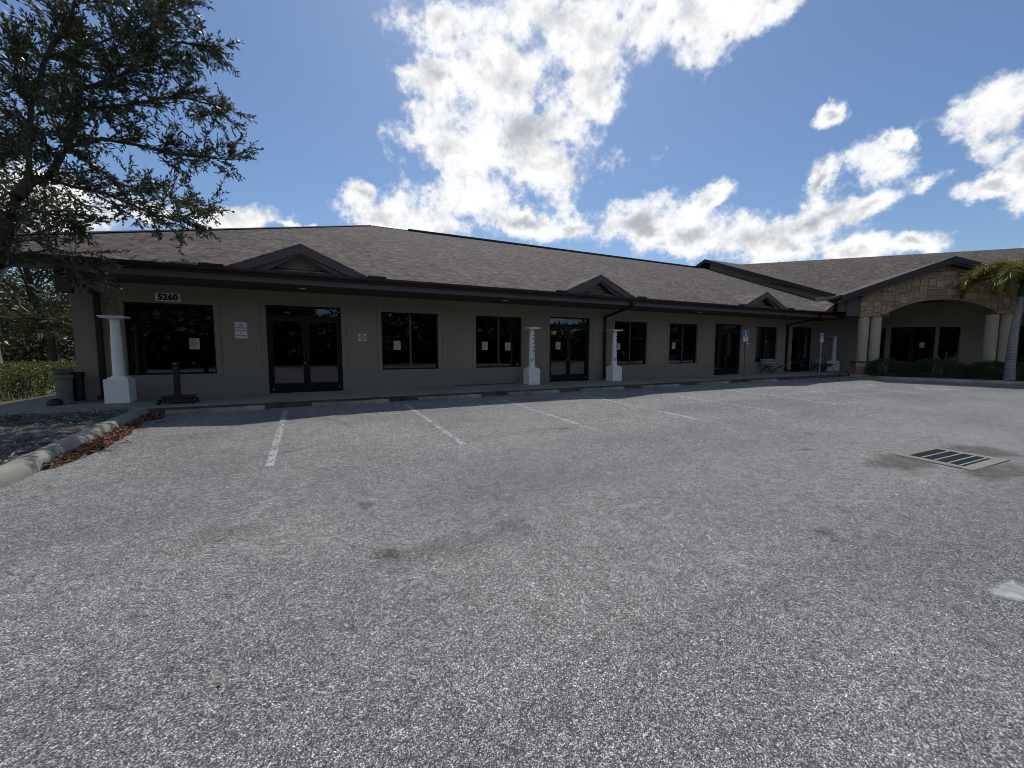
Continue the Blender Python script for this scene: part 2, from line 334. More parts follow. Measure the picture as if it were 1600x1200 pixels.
# ------------------------------------------------------------------ ground
GS = .0267
def gz(y):
    if y > -2.2: return -.146
    return -.13 + GS*(max(y, -14.0) + 1.6)
def stru(name, mb, mat, **k): return tag(mb.build(name, mat, **k), kind='structure')
b = MB()
for (x0, x1) in ((-3.1, 95),):
    b.face([(x0, -14, gz(-14)), (x1, -14, gz(-14)), (x1, -2.1, gz(-2.21)), (x0, -2.1, gz(-2.21))])
b.face([(-60, -30, gz(-14)), (95, -30, gz(-14)), (95, -14, gz(-14)), (-60, -14, gz(-14))])
b.face([(-60, -14, gz(-14)), (-3.1, -14, gz(-14)), (-3.1, -9, gz(-9)), (-60, -9, gz(-9))])
stru('parking_lot', b, M['asphalt'])
b = MB(); b.face([(-900, -900, -.62), (900, -900, -.62), (900, 1200, -.62), (-900, 1200, -.62)]); stru('ground', b, M['far'])
b = MB(); b.face([(-90, -.3, -.05), (120, -.3, -.05), (120, 140, -.05), (-90, 140, -.05)]); b.face([(-90, -2.1, -.06), (-6.25, -2.1, -.06), (-6.25, -.3, -.05), (-90, -.3, -.05)])
b.face([(-90, -31.5, -.5), (120, -31.5, -.5), (120, -80, -.5), (-90, -80, -.5)][::-1])
stru('yard', b, M['soil'])
# planter bed left of the curb (gently lumpy)
b = MB(); nx, ny = 44, 30; g = [[None]*(ny+1) for _ in range(nx+1)]
for i in range(nx+1):
    for j in range(ny+1):
        x = -3.33 - 12*(i/nx)**1.4; y = -2.1 - 7.2*j/ny
        g[i][j] = (x, y, gz(y) + .10 + random.uniform(0, .045)*(0 if i == 0 else 1) + .05*math.sin(x*1.3)*math.sin(y*1.1))
for i in range(nx):
    for j in range(ny): b.face([g[i][j], g[i][j+1], g[i+1][j+1], g[i+1][j]])
stru('planter_bed', b, M['mulch'])
# sidewalk slabs with open joints, on a darker bed
def slabs(b, xs, y0, y1, z=0.0, zb=-.2, gap=.012):
    for a, c in zip(xs, xs[1:]): b.box(a + gap/2, c - gap/2, y0, y1, zb, z)
b = MB(); xs = [-2.05 - 1.52*k for k in range(7, -1, -1)] + [-.55 + 1.52*k for k in range(0, 21)]
slabs(b, xs, -2.19, -.0, 0.0); 
for k in range(9): b.box(-6.3, -5.06, .03 + 1.5*k, 1.5 + 1.5*k, -.2, -.002)
stru('sidewalk', b, M['walk'], bevel=.006)
b = MB(); b.box(-15, 30.0, -2.09, -.01, -.3, -.02); stru('sidewalk_bed', b, M['joint'])
# curb edge along the sidewalk
b = MB(); x = -3.1
while x < 24.8:
    x2 = min(x + 3.04, 24.8); b.box(x + .004, x2 - .004, -2.215, -2.192, -.3, -.012); x = x2
stru('sidewalk_curb', b, M['walkedge'], bevel=.006)
# rolled curb beside the planter bed
def curb_path(name, pts, w=.30, h=.145, flip=1, mat='curb'):
    prof = [(-.0, -.1), (.0, .03), (.05, .11), (.10, h), (.24, h + .004), (w, h - .02), (w, -.1)]
    b = MB(); L = 0; N = len(pts); rows = []
    P = [Vector(p) for p in pts]
    for i, p in enumerate(P):
        d = (P[min(i+1, N-1)] - P[max(i-1, 0)]); d.z = 0; d.normalize(); nrm = Vector((-d.y, d.x, 0))*flip
        rows.append([(p.x + nrm.x*a, p.y + nrm.y*a, p.z + c) for a, c in prof])
    for i, (r, s) in enumerate(zip(rows, rows[1:])):
        for k in range(len(prof) - 1): b.face([r[k], s[k], s[k+1], r[k+1]] if flip < 0 else [r[k+1], s[k+1], s[k], r[k]])
    b.face(rows[0]); b.face(rows[-1]); return stru(name, b, M[mat], smooth=True)
pts = []
for k in range(29):
    y = -2.15 - k*.25; x = -3.06 + (.0 if y > -3 else .03*math.sin((y + 3)*1.2)) - max(0, -6.3 - y)**2*.12
    pts.append((x, y, gz(y)))
segs = [(0, 4), (4, 17), (17, 28)]
for a, c in segs:
    q = [Vector(p) for p in pts[a:c+1]]
    d = (q[-1] - q[-2]).normalized(); q[-1] = q[-1] - d*.012
    curb_path('planter_curb', q, flip=-1)
# island curb in front of the stone building
c45 = math.cos(PI/4)
def BL(s, t, z=0.0): return (25.25 + (s + t)*c45, -2.55 + (-s + t)*c45, z)
pts = []
for (s, t) in [(-.35, -.2), (-.1, -.45), (.3, -1.2), (.7, -1.44), (1.7, -1.47), (2.9, -1.5), (4.0, -1.55), (4.6, -1.5), (5.2, -1.46), (6.0, -1.5), (8, -1.5), (12, -1.5)]:
    p = BL(s, t); pts.append((p[0], p[1], gz(p[1])))
curb_path('island_curb', pts, flip=1, mat='curb')
b = MB()
q = [BL(-.3, .3), BL(.3, -1.25), BL(4.3, -1.25), BL(5.12, -1.2), BL(5.12, 3.2), BL(-.3, 3.2)]; b.face([(x, y, -.07) for x, y, z in q])
q = [BL(5.12, -1.3), BL(14, -1.3), BL(14, 3.2), BL(5.12, 3.2)]; b.face([(x, y, -.075) for x, y, z in q]); stru('island_bed', b, M['mulch'])
# painted parking lines (worn)
b = MB()
def pline(b, x0, y0, x1, y1, w=.1):
    d = Vector((x1-x0, y1-y0, 0)).normalized(); n = Vector((-d.y, d.x, 0))*w/2; N = 6
    for i in range(N):
        a = Vector((x0, y0, 0)).lerp(Vector((x1, y1, 0)), i/N); c = Vector((x0, y0, 0)).lerp(Vector((x1, y1, 0)), (i+1)/N)
        b.face([(p.x, p.y, gz(p.y) + .004) for p in (a - n, c - n, c + n, a + n)])
for x in (-.51, 2.2, 4.87, 7.62, 10.33, 13.28): pline(b, x, -2.7, x, -7.28)
for x0, y0, x1, y1 in ((15.87, -2.7, 15.95, -7.2), (18.9, -2.7, 18.95, -7.2), (21.66, -3.14, 20.0, -4.27), (21.21, -4.71, 20.33, -5.39), (21.78, -6.06, 20.6, -6.82), (21.09, -7.01, 22.2, -6.95)): pline(b, x0, y0, x1, y1)
for k in range(7):
    t = k/7*2*PI
ring = [(4.30 + .20*math.cos(a)*(1 + .3*math.sin(3*a)), -12.55 + .13*math.sin(a)*(1 + .3*math.cos(2*a))) for a in [2*PI*k/14 for k in range(14)]]
stru('parking_lines', b, M['paint'])
b = MB()
for i in range(14): p, q = ring[i], ring[(i+1) % 14]; b.face([(4.30, -12.55, gz(-12.55) + .004), (p[0], p[1], gz(p[1]) + .004), (q[0], q[1], gz(q[1]) + .004)], [(0, 0), (1, 0), (1, 0)])
stru('paint_patch', b, M['whitepatch'])
# silt round the drain
b = MB()
for (cx, cy, rx, ry, ph) in ((7.6, -10.75, .75, .42, 0), (8.25, -11.5, .9, .26, 2), (9.6, -11.0, .6, .5, 1)):
    ring = [(cx + rx*math.cos(a)*(1 + .14*math.sin(3*a + ph) + .1*math.sin(7*a)), cy + ry*math.sin(a)*(1 + .14*math.cos(2*a + ph) + .1*math.cos(5*a))) for a in [2*PI*k/30 for k in range(30)]]
    for i in range(30):
        p, q = ring[i], ring[(i+1) % 30]; b.face([(cx, cy, gz(cy) + .005 + ph*.0015), (p[0], p[1], gz(p[1]) + .005 + ph*.0015), (q[0], q[1], gz(q[1]) + .005 + ph*.0015)], [(0, 0), (1, 0), (1, 0)])
stru('silt_patch', b, M['silt'])

# ------------------------------------------------------------------ storm drain
dr = thing('storm_drain', 'rectangular storm drain with dark slotted grate in a concrete collar on the parking lot', 'drain', (8.62, -10.95, gz(-10.95)), -.02)
dr.rotation_euler = (math.atan(GS), 0, -.03)
b = MB(); hx, hy_ = .62, .43; gx, gy = .46, .30
for (x0, x1, y0, y1) in ((-hx, hx, -hy_, -gy), (-hx, hx, gy, hy_), (-hx, -gx, -gy, gy), (gx, hx, -gy, gy)): b.box(x0, x1, y0, y1, -.1, .012)
b.build('collar', M['walk'], dr, bevel=.004)
b = MB(); b.box(-gx, gx, -gy, gy, -.12, -.03); b.build('pit', M['dark'], dr)
b = MB()
for k in range(30):
    x = -gx + .02 + k*(2*gx - .04)/29; b.box(x - .006, x + .006, -gy + .01, gy - .01, -.02, .012)
for y in (-.2, 0, .2): b.box(-gx + .01, gx - .01, y - .008, y + .008, -.02, .008)
b.build('grate', M['grate'], dr)
b = MB()
for y in (.155, .01, -.135, -.255): b.box(-gx + .004, gx - .004, y - .012, y + .012, -.02, .016)
b.build('cross_bar', M['gratebar'], dr)

# ------------------------------------------------------------------ building A
A = thing('shop_building', 'long single-storey taupe stucco building with brown shingle roof and dark bronze doors and windows', 'building')
WIN = [(-4.05, -2.22), (2.1, 3.93), (5.28, 7.10), (11.48, 13.31), (14.66, 16.50), (20.90, 22.73)]
DOOR = [(-1.02, .93), (8.30, 10.20), (17.73, 19.68), (24.08, 26.02)]
ZS, ZH, ZD = .60, 2.43, 2.50
def wall(name, x0, x1, z0, z1, holes, y, depth, mat, parent, uv=False):
    b = MB(); xs = sorted({x0, x1, *[h[0] for h in holes], *[h[1] for h in holes]}); zs = sorted({z0, z1, *[h[2] for h in holes if z0 < h[2] < z1], *[h[3] for h in holes if z0 < h[3] < z1]})
    for a, c in zip(xs, xs[1:]):
        for d, e in zip(zs, zs[1:]):
            mx, mz = (a+c)/2, (d+e)/2
            if any(h[0] < mx < h[1] and h[2] < mz < h[3] for h in holes): continue
            b.face([(a, y, d), (c, y, d), (c, y, e), (a, y, e)], [(a, d), (c, d), (c, e), (a, e)] if uv else None)
    for (a, c, d, e) in holes:
        d = max(d, z0); e = min(e, z1); y2 = y + depth
        b.face([(a, y, d), (a, y, e), (a, y2, e), (a, y2, d)]); b.face([(c, y, e), (c, y, d), (c, y2, d), (c, y2, e)])
        if e < z1: b.face([(a, y, e), (c, y, e), (c, y2, e), (a, y2, e)])
        if d > z0: b.face([(c, y, d), (a, y, d), (a, y2, d), (c, y2, d)])
    return b.build(name, mat, parent)
holesA = [(a, c, ZS, ZH) for a, c in WIN] + [(a, c, -.01, ZD) for a, c in DOOR]
wall('wall', -4.98, 27.0, 0, 3.3, holesA, 0.0, .12, M['wall'], A)
bd = wall('base_band', -4.992, 27.0, 0.0, .575, [(a, c, -.01, ZD) for a, c in DOOR], -.012, .012, M['band'], A)
b = MB(); b.face([(-4.98, 0, 0), (-4.98, 0, 3.3), (-4.98, 18, 3.3), (-4.98, 18, 0)]); b.face([(-4.98, 0.0, 3.3), (-4.98, 1, 4.0), (-4.98, 17, 4.0), (-4.98, 18, 3.3)])
b.face([(-4.98, 18, 0), (-4.98, 18, 3.4), (34, 18, 3.4), (34, 18, 0)]); b.build('side_wall', M['wall'], A)
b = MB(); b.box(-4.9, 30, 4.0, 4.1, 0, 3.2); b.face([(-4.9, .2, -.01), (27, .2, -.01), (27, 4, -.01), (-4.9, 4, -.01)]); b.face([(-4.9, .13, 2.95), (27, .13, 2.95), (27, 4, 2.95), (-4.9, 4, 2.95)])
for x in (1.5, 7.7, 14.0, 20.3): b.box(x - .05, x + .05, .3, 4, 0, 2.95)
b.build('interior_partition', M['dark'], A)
for a, c in WIN + DOOR:
    for x in (a - .14, c + .14): b = MB(); b.box(x - .006, x + .006, -.003, .01, .58, 2.888); b.build('control_joint', M['joint'], A)
def window(parent, a, c, z0, z1, y=.085, mull=True, mat='bronze'):
    f = MB(); t = .045
    f.box(a, c, y, y + .06, z0, z0 + t); f.box(a, c, y, y + .06, z1 - t, z1); f.box(a, a + t, y, y + .06, z0 + t, z1 - t); f.box(c - t, c, y, y + .06, z0 + t, z1 - t)
    w = f.build('window_frame', M[mat], parent)
    if mull:
        g = MB(); m = (a + c)/2; g.box(m - .028, m + .028, y - .006, y + .05, z0 + t, z1 - t); g.build('mullion', M['mullion'], w)
        for p, q in ((a + t, m - .028), (m + .028, c - t)):
            g = MB(); g.face([(p, y + .03, z0 + t), (q, y + .03, z0 + t), (q, y + .03, z1 - t), (p, y + .03, z1 - t)]); g.build('pane', M['glass'], w)
    else:
        g = MB(); g.face([(a + t, y + .03, z0 + t), (c - t, y + .03, z0 + t), (c - t, y + .03, z1 - t), (a + t, y + .03, z1 - t)]); g.build('pane', M['glass'], w)
    return w
for i, (a, c) in enumerate(WIN): window(A, a, c, ZS, ZH, mull=(i > 0))
def doors(parent, a, c, z1, y=.07, sill=0.0, transom=2.17):
    f = MB(); t = .05
    f.box(a, a + t, y, y + .09, sill, z1); f.box(c - t, c, y, y + .09, sill, z1); f.box(a + t, c - t, y, y + .09, z1 - t, z1); f.box(a + t, c - t, y, y + .09, transom, transom + .06); f.box(a + t, c - t, y - .03, y + .09, sill - .005, sill + .018)
    w = f.build('door_frame', M['bronze'], parent)
    g = MB(); g.face([(a + t, y + .05, transom + .06), (c - t, y + .05, transom + .06), (c - t, y + .05, z1 - t), (a + t, y + .05, z1 - t)]); g.build('transom_pane', M['glass'], w)
    m = (a + c)/2
    for p, q, sg in ((a + t + .004, m - .004, 1), (m + .004, c - t - .004, -1)):
        l = MB(); st = .085; za, zb = sill + .02, transom - .004
        l.box(p, q, y + .02, y + .065, za, za + .25); l.box(p, q, y + .02, y + .065, zb - .11, zb); l.box(p, p + st, y + .02, y + .065, za + .25, zb - .11); l.box(q - st, q, y + .02, y + .065, za + .25, zb - .11)
        lf = l.build('door_leaf', M['bronze'], parent)
        g = MB(); g.face([(p + st, y + .045, za + .25), (q - st, y + .045, za + .25), (q - st, y + .045, zb - .11), (p + st, y + .045, zb - .11)]); g.build('pane', M['glass'], lf)
        h = MB(); hx = q - .045 if sg > 0 else p + .045
        h.tube([(hx, y + .02, .95), (hx, y - .04, .95), (hx, y - .04, 1.22), (hx, y + .02, 1.22)], .012, 6); h.build('handle', M['iron'], lf)
        if sg > 0:
            h = MB(); h.lathe([(.018, 0), (.018, .012), (.012, .016)], 0, 0, 12)
            o = h.build('lock_cylinder', M['signwhite'], lf); o.location = (hx + .012, y + .018, .86); o.rotation_euler = (PI/2, 0, 0)
        h = MB(); sx = p + .05 if sg > 0 else q - .05; h.box(sx - .022, sx + .022, y + .008, y + .02, .10, .118); h.build('door_stop', M['light'], lf)
for a, c in DOOR: doors(A, a, c, ZD)
# --- roof
MS = .417
def zr(y): return 3.19 + MS*(y + 1.6)
def slab(b, pts, uvs, th=.05):
    b.face(pts, uvs); lo = [(x, y, z - th) for x, y, z in pts]; b.face(list(reversed(lo)), list(reversed(uvs)))
    for i in range(len(pts)):
        j = (i + 1) % len(pts); b.face([pts[j], pts[i], lo[i], lo[j]], [uvs[j], uvs[i], uvs[i], uvs[j]])
cs = math.sqrt(1 + MS*MS); YR = 8.56; XR = 3.0; XE = 28.3
b = MB(); f = [(-7.16, -1.6), (XE, -1.6), (XE, YR), (XR, YR)]
slab(b, [(x, y, zr(y)) for x, y in f], [(x, (y + 1.6)*cs) for x, y in f])
zs_ = lambda x: zr(-1.6) + MS*(x + 7.16)
p = [(-5.2, .36, zs_(-5.2)), (XR, YR, zr(YR)), (-5.2, 16.76, zs_(-5.2))]; slab(b, p, [(q[1], (q[0] + 7.16)*cs) for q in p])
p = [(XE, 18.9, 3.19), (-7.16, 18.9, 3.19), (XR, YR, zr(YR)), (XE, YR, zr(YR))]; slab(b, p, [(q[0], (18.9 - q[1])*cs) for q in p])
roofA = b.build('roof', M['shingle'], A)
# overlapping ridge and hip caps
b = MB(); x = XR
while x < XE - .2:
    b.hexa([(x, YR - .15, zr(YR) - .055), (x + .24, YR - .15, zr(YR) - .04), (x + .24, YR + .15, zr(YR) - .04), (x, YR + .15, zr(YR) - .055)], [(x, YR, zr(YR) + .012), (x + .24, YR, zr(YR) + .03), (x + .24, YR + .01, zr(YR) + .03), (x, YR + .01, zr(YR) + .012)]); x += .225
n = 44
for k in range(n):
    t = k/n; x = -7.16 + t*(XR + 7.16); y = -1.6 + t*(YR + 1.6); z = zr(y); q = .16
    b.hexa([(x - q, y + q*.3, z - .03), (x + q*.3, y - q, z - .03), (x + .26 + q*.3, y + .26 - q, z + .075), (x + .26 - q, y + .26 + q*.3, z + .075)], [(x - .01, y, z + .03), (x, y - .01, z + .03), (x + .26, y + .25, z + .14), (x + .25, y + .26, z + .14)])
b.build('ridge_cap', M['shingle'], A)
b = MB(); b.box(4.9, 26.8, YR - .13, YR + .13, zr(YR) - .02, zr(YR) + .065); b.build('ridge_vent', M['trim'], A, bevel=.02)
# eave: gutter, fascia, soffit
b = MB(); prof = [(-1.56, 3.17), (-1.69, 3.17), (-1.70, 3.14), (-1.685, 3.10), (-1.65, 3.06), (-1.64, 3.035), (-1.56, 3.035)]
def extr(b, prof, x0, x1):
    a = [(x0, y, z) for y, z in prof]; c = [(x1, y, z) for y, z in prof]
    b.face(a); b.face(list(reversed(c)))
    for i in range(len(prof)):
        j = (i + 1) % len(prof); b.face([a[j], a[i], c[i], c[j]])
x = -7.16
while x < 26.0:
    x2 = min(x + 6.1, 26.0); extr(b, prof, x + .001, x2 - .001); x = x2
b.build('gutter', M['gutter'], A)
b = MB(); b.box(-7.16, 26.0, -1.555, -1.52, 2.89, 3.15); b.build('fascia_board', M['fascia'], A)
b = MB(); b.hexa([(-4.62, -1.52, 2.89), (26.4, -1.52, 2.89), (26.4, -.002, 2.89), (-4.98, -.002, 2.89)], [(-4.62, -1.52, 2.905), (26.4, -1.52, 2.905), (26.4, -.002, 2.905), (-4.98, -.002, 2.905)]); b.build('soffit', M['soffit'], A)
b = MB(); b.box(-4.63, -4.40, -1.51, -1.36, 2.44, 2.888); b.build('eave_end_box', M['redbase'], A)
for x in (-.07, 6.0, 15.5, 22.0):
    b = MB(); b.lathe([(.0, 2.872), (.085, 2.874), (.10, 2.889)], x, -.9, 16); b.build('soffit_light', M['light'], A)
# rain diverters on the gutter
for x in (-1.93, 1.76, 7.75, 11.35, 17.25, 20.87):
    b = MB(); w = .24 if x < 2 else .2; b.box(x - w, x + w, -1.705, -1.60, 3.172, 3.235); b.build('rain_diverter', M['gutter'], A, bevel=.01)
# small eave gables
def gable(parent, c, hw=1.62, zb=3.195, h=.70):
    r = MB(); yb = -1.6 + h/MS + .05; zt = zb + h; u = math.hypot(hw, h)
    slab(r, [(c - hw, -1.66, zb), (c, -1.66, zt), (c, yb, zt)][::-1], [(0, 0), (0, u), (2, u)][::-1], .035)
    slab(r, [(c, -1.66, zt), (c + hw, -1.66, zb), (c, yb, zt)][::-1], [(0, u), (0, 0), (2, u)][::-1], .035)
    g = r.build('gable_roof', M['shingle'], parent)
    def ring(o, i, y0, y1, name, mat):
        b = MB()
        for sg in (-1, 1):
            po = [(c + sg*o[0], o[1]), (c, o[2])]; pi = [(c + sg*i[0], i[1]), (c, i[2])]
            poly = [po[0], po[1], pi[1], pi[0]]
            if sg < 0: poly = poly[::-1]
            b.prism_y(poly, y0, y1)
        return b.build(name, mat, g)
    ring((hw - .02, zb - .035, zt - .037), (hw - .46, zb - .034, zt - .235), -1.655, -1.60, 'rake_board', M['fascia'])
    ring((hw - .30, zb - .033, zt - .13), (.80, zb - .03, zb + h*.61), -1.598, -1.50, 'rake_trim', M['fascia'])
    b = MB(); b.face([(c - .9, -1.30, zb - .04), (c + .9, -1.30, zb - .04), (c, -1.30, zb + h*.70)]); b.build('gable_wall', M['wall'], g)
    b = MB(); b.box(c - .84, c + .84, -1.50, -1.31, zb - .034, zb + .055); b.build('gable_sill', M['stop'], g)
for c in (-.07, 9.40, 18.97, 25.25): gable(A, c, hw=1.62 if c < 25 else 1.45)
# downspouts
def spout(x):
    b = MB(); w, d = .052, .038
    b.box(x - w, x + w, -1.66, -1.58, 2.86, 3.05)
    def seg(p, q):
        b.hexa([(x - w, p[0] - d, p[1] - d*.7), (x + w, p[0] - d, p[1] - d*.7), (x + w, p[0] + d, p[1] + d*.7), (x - w, p[0] + d, p[1] + d*.7)],
               [(x - w, q[0] - d, q[1] - d*.7), (x + w, q[0] - d, q[1] - d*.7), (x + w, q[0] + d, q[1] + d*.7), (x - w, q[0] + d, q[1] + d*.7)])
    seg((-1.62, 2.86), (-.06, 2.57)); b.box(x - w, x + w, -.10, -.014, .12, 2.60); b.box(x - w, x + w, -.30, -.03, .05, .14)
    for z in (.6, 1.6, 2.4): b.box(x - w - .012, x + w + .012, -.106, -.013, z, z + .03)
    b.build('downspout', M['gutter'], A, bevel=.006)
for x in (-4.50, 10.93, 23.52): spout(x)
b = MB(); b.box(4.45, 6.8, -.10, -.015, 0.0, .022); b.build('base_conduit', M['trim'], A, bevel=.005)
# raised roof section near the corner
b = MB(); zq = lambda y: zr(y) + .70
f = [(27.72, -.9), (36, -.9), (40, 8.72), (27.72, 8.72)]
slab(b, [(x, y, zq(y)) for x, y in f], [(x, y*cs) for x, y in f], .04)
f = [(27.72, 18.3), (27.72, 8.72), (40, 8.72), (40, 18.3)]
slab(b, [(x, y, zq(17.44 - y)) for x, y in f], [(x, y*cs) for x, y in f], .04); b.build('raised_roof', M['shingle'], A)
b = MB(); p = [(28.28, -1.2), (28.28, 8.72), (28.28, 18.6)]
b.hexa([(28.3, -1.0, zr(-1.0) - .1), (28.5, -1.0, zr(-1.0) - .1), (28.5, 8.72, zr(8.72) - .3), (28.3, 8.72, zr(8.72) - .3)], [(28.3, -1.0, zq(-1.0) - .06), (28.5, -1.0, zq(-1.0) - .06), (28.5, 8.72, zq(8.72) - .06), (28.3, 8.72, zq(8.72) - .06)])
b.build('clerestory_wall', M['wall'], A)
b = MB()
for (x0, x1, d, mt) in ((27.70, 27.735, .22, 'trim'),):
    b.hexa([(x0, -.92, zq(-.92) - d), (x1, -.92, zq(-.92) - d), (x1, 8.73, zq(8.73) - d), (x0, 8.73, zq(8.73) - d)], [(x0, -.92, zq(-.92) + .005), (x1, -.92, zq(-.92) + .005), (x1, 8.73, zq(8.73) + .005), (x0, 8.73, zq(8.73) + .005)])
    b.hexa([(x0, 8.73, zq(8.73) - d), (x1, 8.73, zq(8.73) - d), (x1, 18.3, zq(-.86) - d), (x0, 18.3, zq(-.86) - d)], [(x0, 8.73, zq(8.73) + .005), (x1, 8.73, zq(8.73) + .005), (x1, 18.3, zq(-.86) + .005), (x0, 18.3, zq(-.86) + .005)])
b.build('rake_board', M['trim'], A)
b = MB(); b.hexa([(27.735, -.92, zq(-.92) - .2), (28.3, -.92, zq(-.92) - .2), (28.3, 8.7, zq(8.7) - .2), (27.735, 8.7, zq(8.7) - .2)], [(27.735, -.92, zq(-.92) - .18), (28.3, -.92, zq(-.92) - .18), (28.3, 8.7, zq(8.7) - .18), (27.735, 8.7, zq(8.7) - .18)])
b.build('rake_soffit', M['soffit'], A)

# ------------------------------------------------------------------ corner building (turned 45 degrees)
B = thing('corner_building', 'stone-faced entrance building with an arched gable porch on paired cream columns', 'building', (25.25, -2.55, 0), -PI/4)
T3 = 3.0
hB = [(2.68, 4.65, -.2, 2.48), (4.81, 5.70, .5, 2.46), (1.25, 2.45, .5, 2.46), (7.2, 9.0, .5, 2.46), (10.2, 12.0, .5, 2.46)]
wall('wall', -1.0, 15.0, -.2, 4.3, hB, T3, .12, M['wall'], B)
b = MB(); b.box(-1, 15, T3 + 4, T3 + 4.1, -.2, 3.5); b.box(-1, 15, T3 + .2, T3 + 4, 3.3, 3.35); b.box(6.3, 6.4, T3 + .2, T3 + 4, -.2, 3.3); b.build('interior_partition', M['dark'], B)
doors(B, 2.68, 4.65, 2.48, y=T3 + .07, transom=2.3)
for a, c in ((4.81, 5.70), (1.25, 2.45)): window(B, a, c, .5, 2.46, y=T3 + .085, mull=False)
for a, c in ((7.2, 9.0), (10.2, 12.0)): window(B, a, c, .5, 2.46, y=T3 + .085)
# stone gable with arch
def zg(s): return 3.98 + .378*(s + .97) if s <= 3.3 else 3.98 + .378*(7.57 - s)
a0, a1, zsp, zap = 1.22, 5.08, 3.13, 3.68
def arch(s):
    if s <= a0 or s >= a1: return 2.90
    m = (a0 + a1)/2; hw = (a1 - a0)/2; R = (hw*hw + (zap - zsp)**2)/(2*(zap - zsp)); return zap - R + math.sqrt(max(0, R*R - (s - m)**2))
ss = [0.0 + 6.2*k/62 for k in range(63)]; ss = sorted(set([round(s, 4) for s in ss] + [a0 - .0001, a0 + .0001, a1 - .0001, a1 + .0001, 3.3]))
b = MB()
for s, e in zip(ss, ss[1:]):
    z00, z01, z10, z11 = arch(s), arch(e), zg(s) - .30, zg(e) - .30
    b.face([(s, 0, z00), (e, 0, z01), (e, 0, z11), (s, 0, z10)], [(s, z00), (e, z01), (e, z11), (s, z10)])
    b.face([(e, .5, z01), (s, .5, z00), (s, .5, z10), (e, .5, z11)], [(e, z01), (s, z00), (s, z10), (e, z11)])
    b.face([(s, .5, z00), (e, .5, z01), (e, 0, z01), (s, 0, z00)], [(s, 0), (e, 0), (e, .5), (s, .5)])
for s in (0, 6.2): 
    q = [(s, 0, 2.9), (s, .5, 2.9), (s, .5, zg(s) - .3), (s, 0, zg(s) - .3)]; b.face(q if s else q[::-1], [(y, z) for x, y, z in (q if s else q[::-1])])
# stone band over the next bay
q = [(6.2, .02, 2.9), (15, .02, 2.9), (15, .02, 4.1), (6.2, .02, 4.1)]; b.face(q, [(x, z) for x, y, z in q])
q = [(6.2, .02, 2.9), (6.2, .5, 2.9), (15, .5, 2.9), (15, .02, 2.9)]; b.face(q, [(x, y) for x, y, z in q])
b.build('stone_gable', M['mortar'], B)
def clip(poly, f):
    out = []
    for i in range(len(poly)):
        p, q = poly[i], poly[(i+1) % len(poly)]; a, c = f(*p), f(*q)
        if a >= 0: out.append(p)
        if (a >= 0) != (c >= 0): t = a/(a - c); out.append((p[0] + (q[0]-p[0])*t, p[1] + (q[1]-p[1])*t))
    return out
def ashlar(b, u0, u1, v0, v1, clips, put, seed, mod=.105, arch_f=None):
    rnd = random.Random(seed); nu = max(1, round((u1-u0)/mod)); nv = max(1, round((v1-v0)/mod)); mu = (u1-u0)/nu; mv = (v1-v0)/nv; occ = [[False]*nv for _ in range(nu)]
    for j in range(nv):
        for i in range(nu):
            if occ[i][j]: continue
            w, h = rnd.choice([(3, 2), (4, 2), (5, 2), (3, 3), (4, 3), (3, 1), (4, 1), (2, 2), (2, 3), (5, 3), (2, 1)]); ww = 0
            while ww < w and i + ww < nu and not occ[i+ww][j]: ww += 1
            h = min(h, nv - j); hh = 0
            while hh < h and all(not occ[i+k][j+hh] for k in range(ww)): hh += 1
            for k in range(ww):
                for l in range(hh): occ[i+k][j+l] = True
            g = .009; a, c, d, e = u0 + i*mu + g, u0 + (i+ww)*mu - g, v0 + j*mv + g, v0 + (j+hh)*mv - g
            jt = lambda: rnd.uniform(-.006, .006)
            P = [(a + jt(), d + jt()), (c + jt(), d + jt()), (c + jt(), e + jt()), (a + jt(), e + jt())]
            for f in clips: 
                P = clip(P, f) if len(P) > 2 else P
            if arch_f and len(P) > 2:
                A0, A1 = arch_f(a), arch_f(c)
                if A0 > d or A1 > d or arch_f((a+c)/2) > d:
                    P = clip(P, lambda u, v: v - (A0 + (A1-A0)*(u-a)/(c-a)) - .075)
            if len(P) < 3: continue
            th = rnd.uniform(.012, .03); F = [put(u, v, th) for u, v in P]; K = [put(u, v, -.004) for u, v in P]
            n = len(b.v); m = len(P); b.v += F + K; b.uv += [(0.0, 0.0)]*(2*m); b.f.append(tuple(range(n, n+m)))
            for k in range(m): q = (k+1) % m; b.f.append((n+q, n+k, n+m+k, n+m+q))
b = MB(); ashlar(b, .0, 6.2, 2.90, 5.40, [lambda u, v: zg(u) - .31 - v if u <= 3.3 else 5.60 - .31 + .378*(3.3 - u) - v, lambda u, v: 5.60 - .31 + .378*(u - 3.3) - v, lambda u, v: 5.60 - .31 - .378*(u - 3.3) - v], lambda u, v, t: (u, -t, v), 5, arch_f=arch)
ashlar(b, 6.21, 15, 2.90, 4.1, [], lambda u, v, t: (u, .02 - t, v), 6)
ashlar(b, 0, .5, 2.9, 3.9, [], lambda u, v, t: (-t, .5 - u, v), 7)
ashlar(b, 0, .5, 2.9, 3.6, [], lambda u, v, t: (1.22 + t*.3, u, v), 8) if False else None
b.build('stone_veneer', M['stones'], B)
b = MB(); N = 26   # smooth arch lining
for k in range(N):
    s = a0 + (a1 - a0)*k/N; e = a0 + (a1 - a0)*(k + 1)/N
    ze = lambda q: max(arch(q), zsp) if a0 < q < a1 else zsp
    b.hexa([(s, -.012, ze(s) - .012), (e, -.012, ze(e) - .012), (e, .512, ze(e) - .012), (s, .512, ze(s) - .012)], [(s, -.012, ze(s) + .07), (e, -.012, ze(e) + .07), (e, .512, ze(e) + .07), (s, .512, ze(s) + .07)])
b.build('arch_trim', M['brownstone'], B)
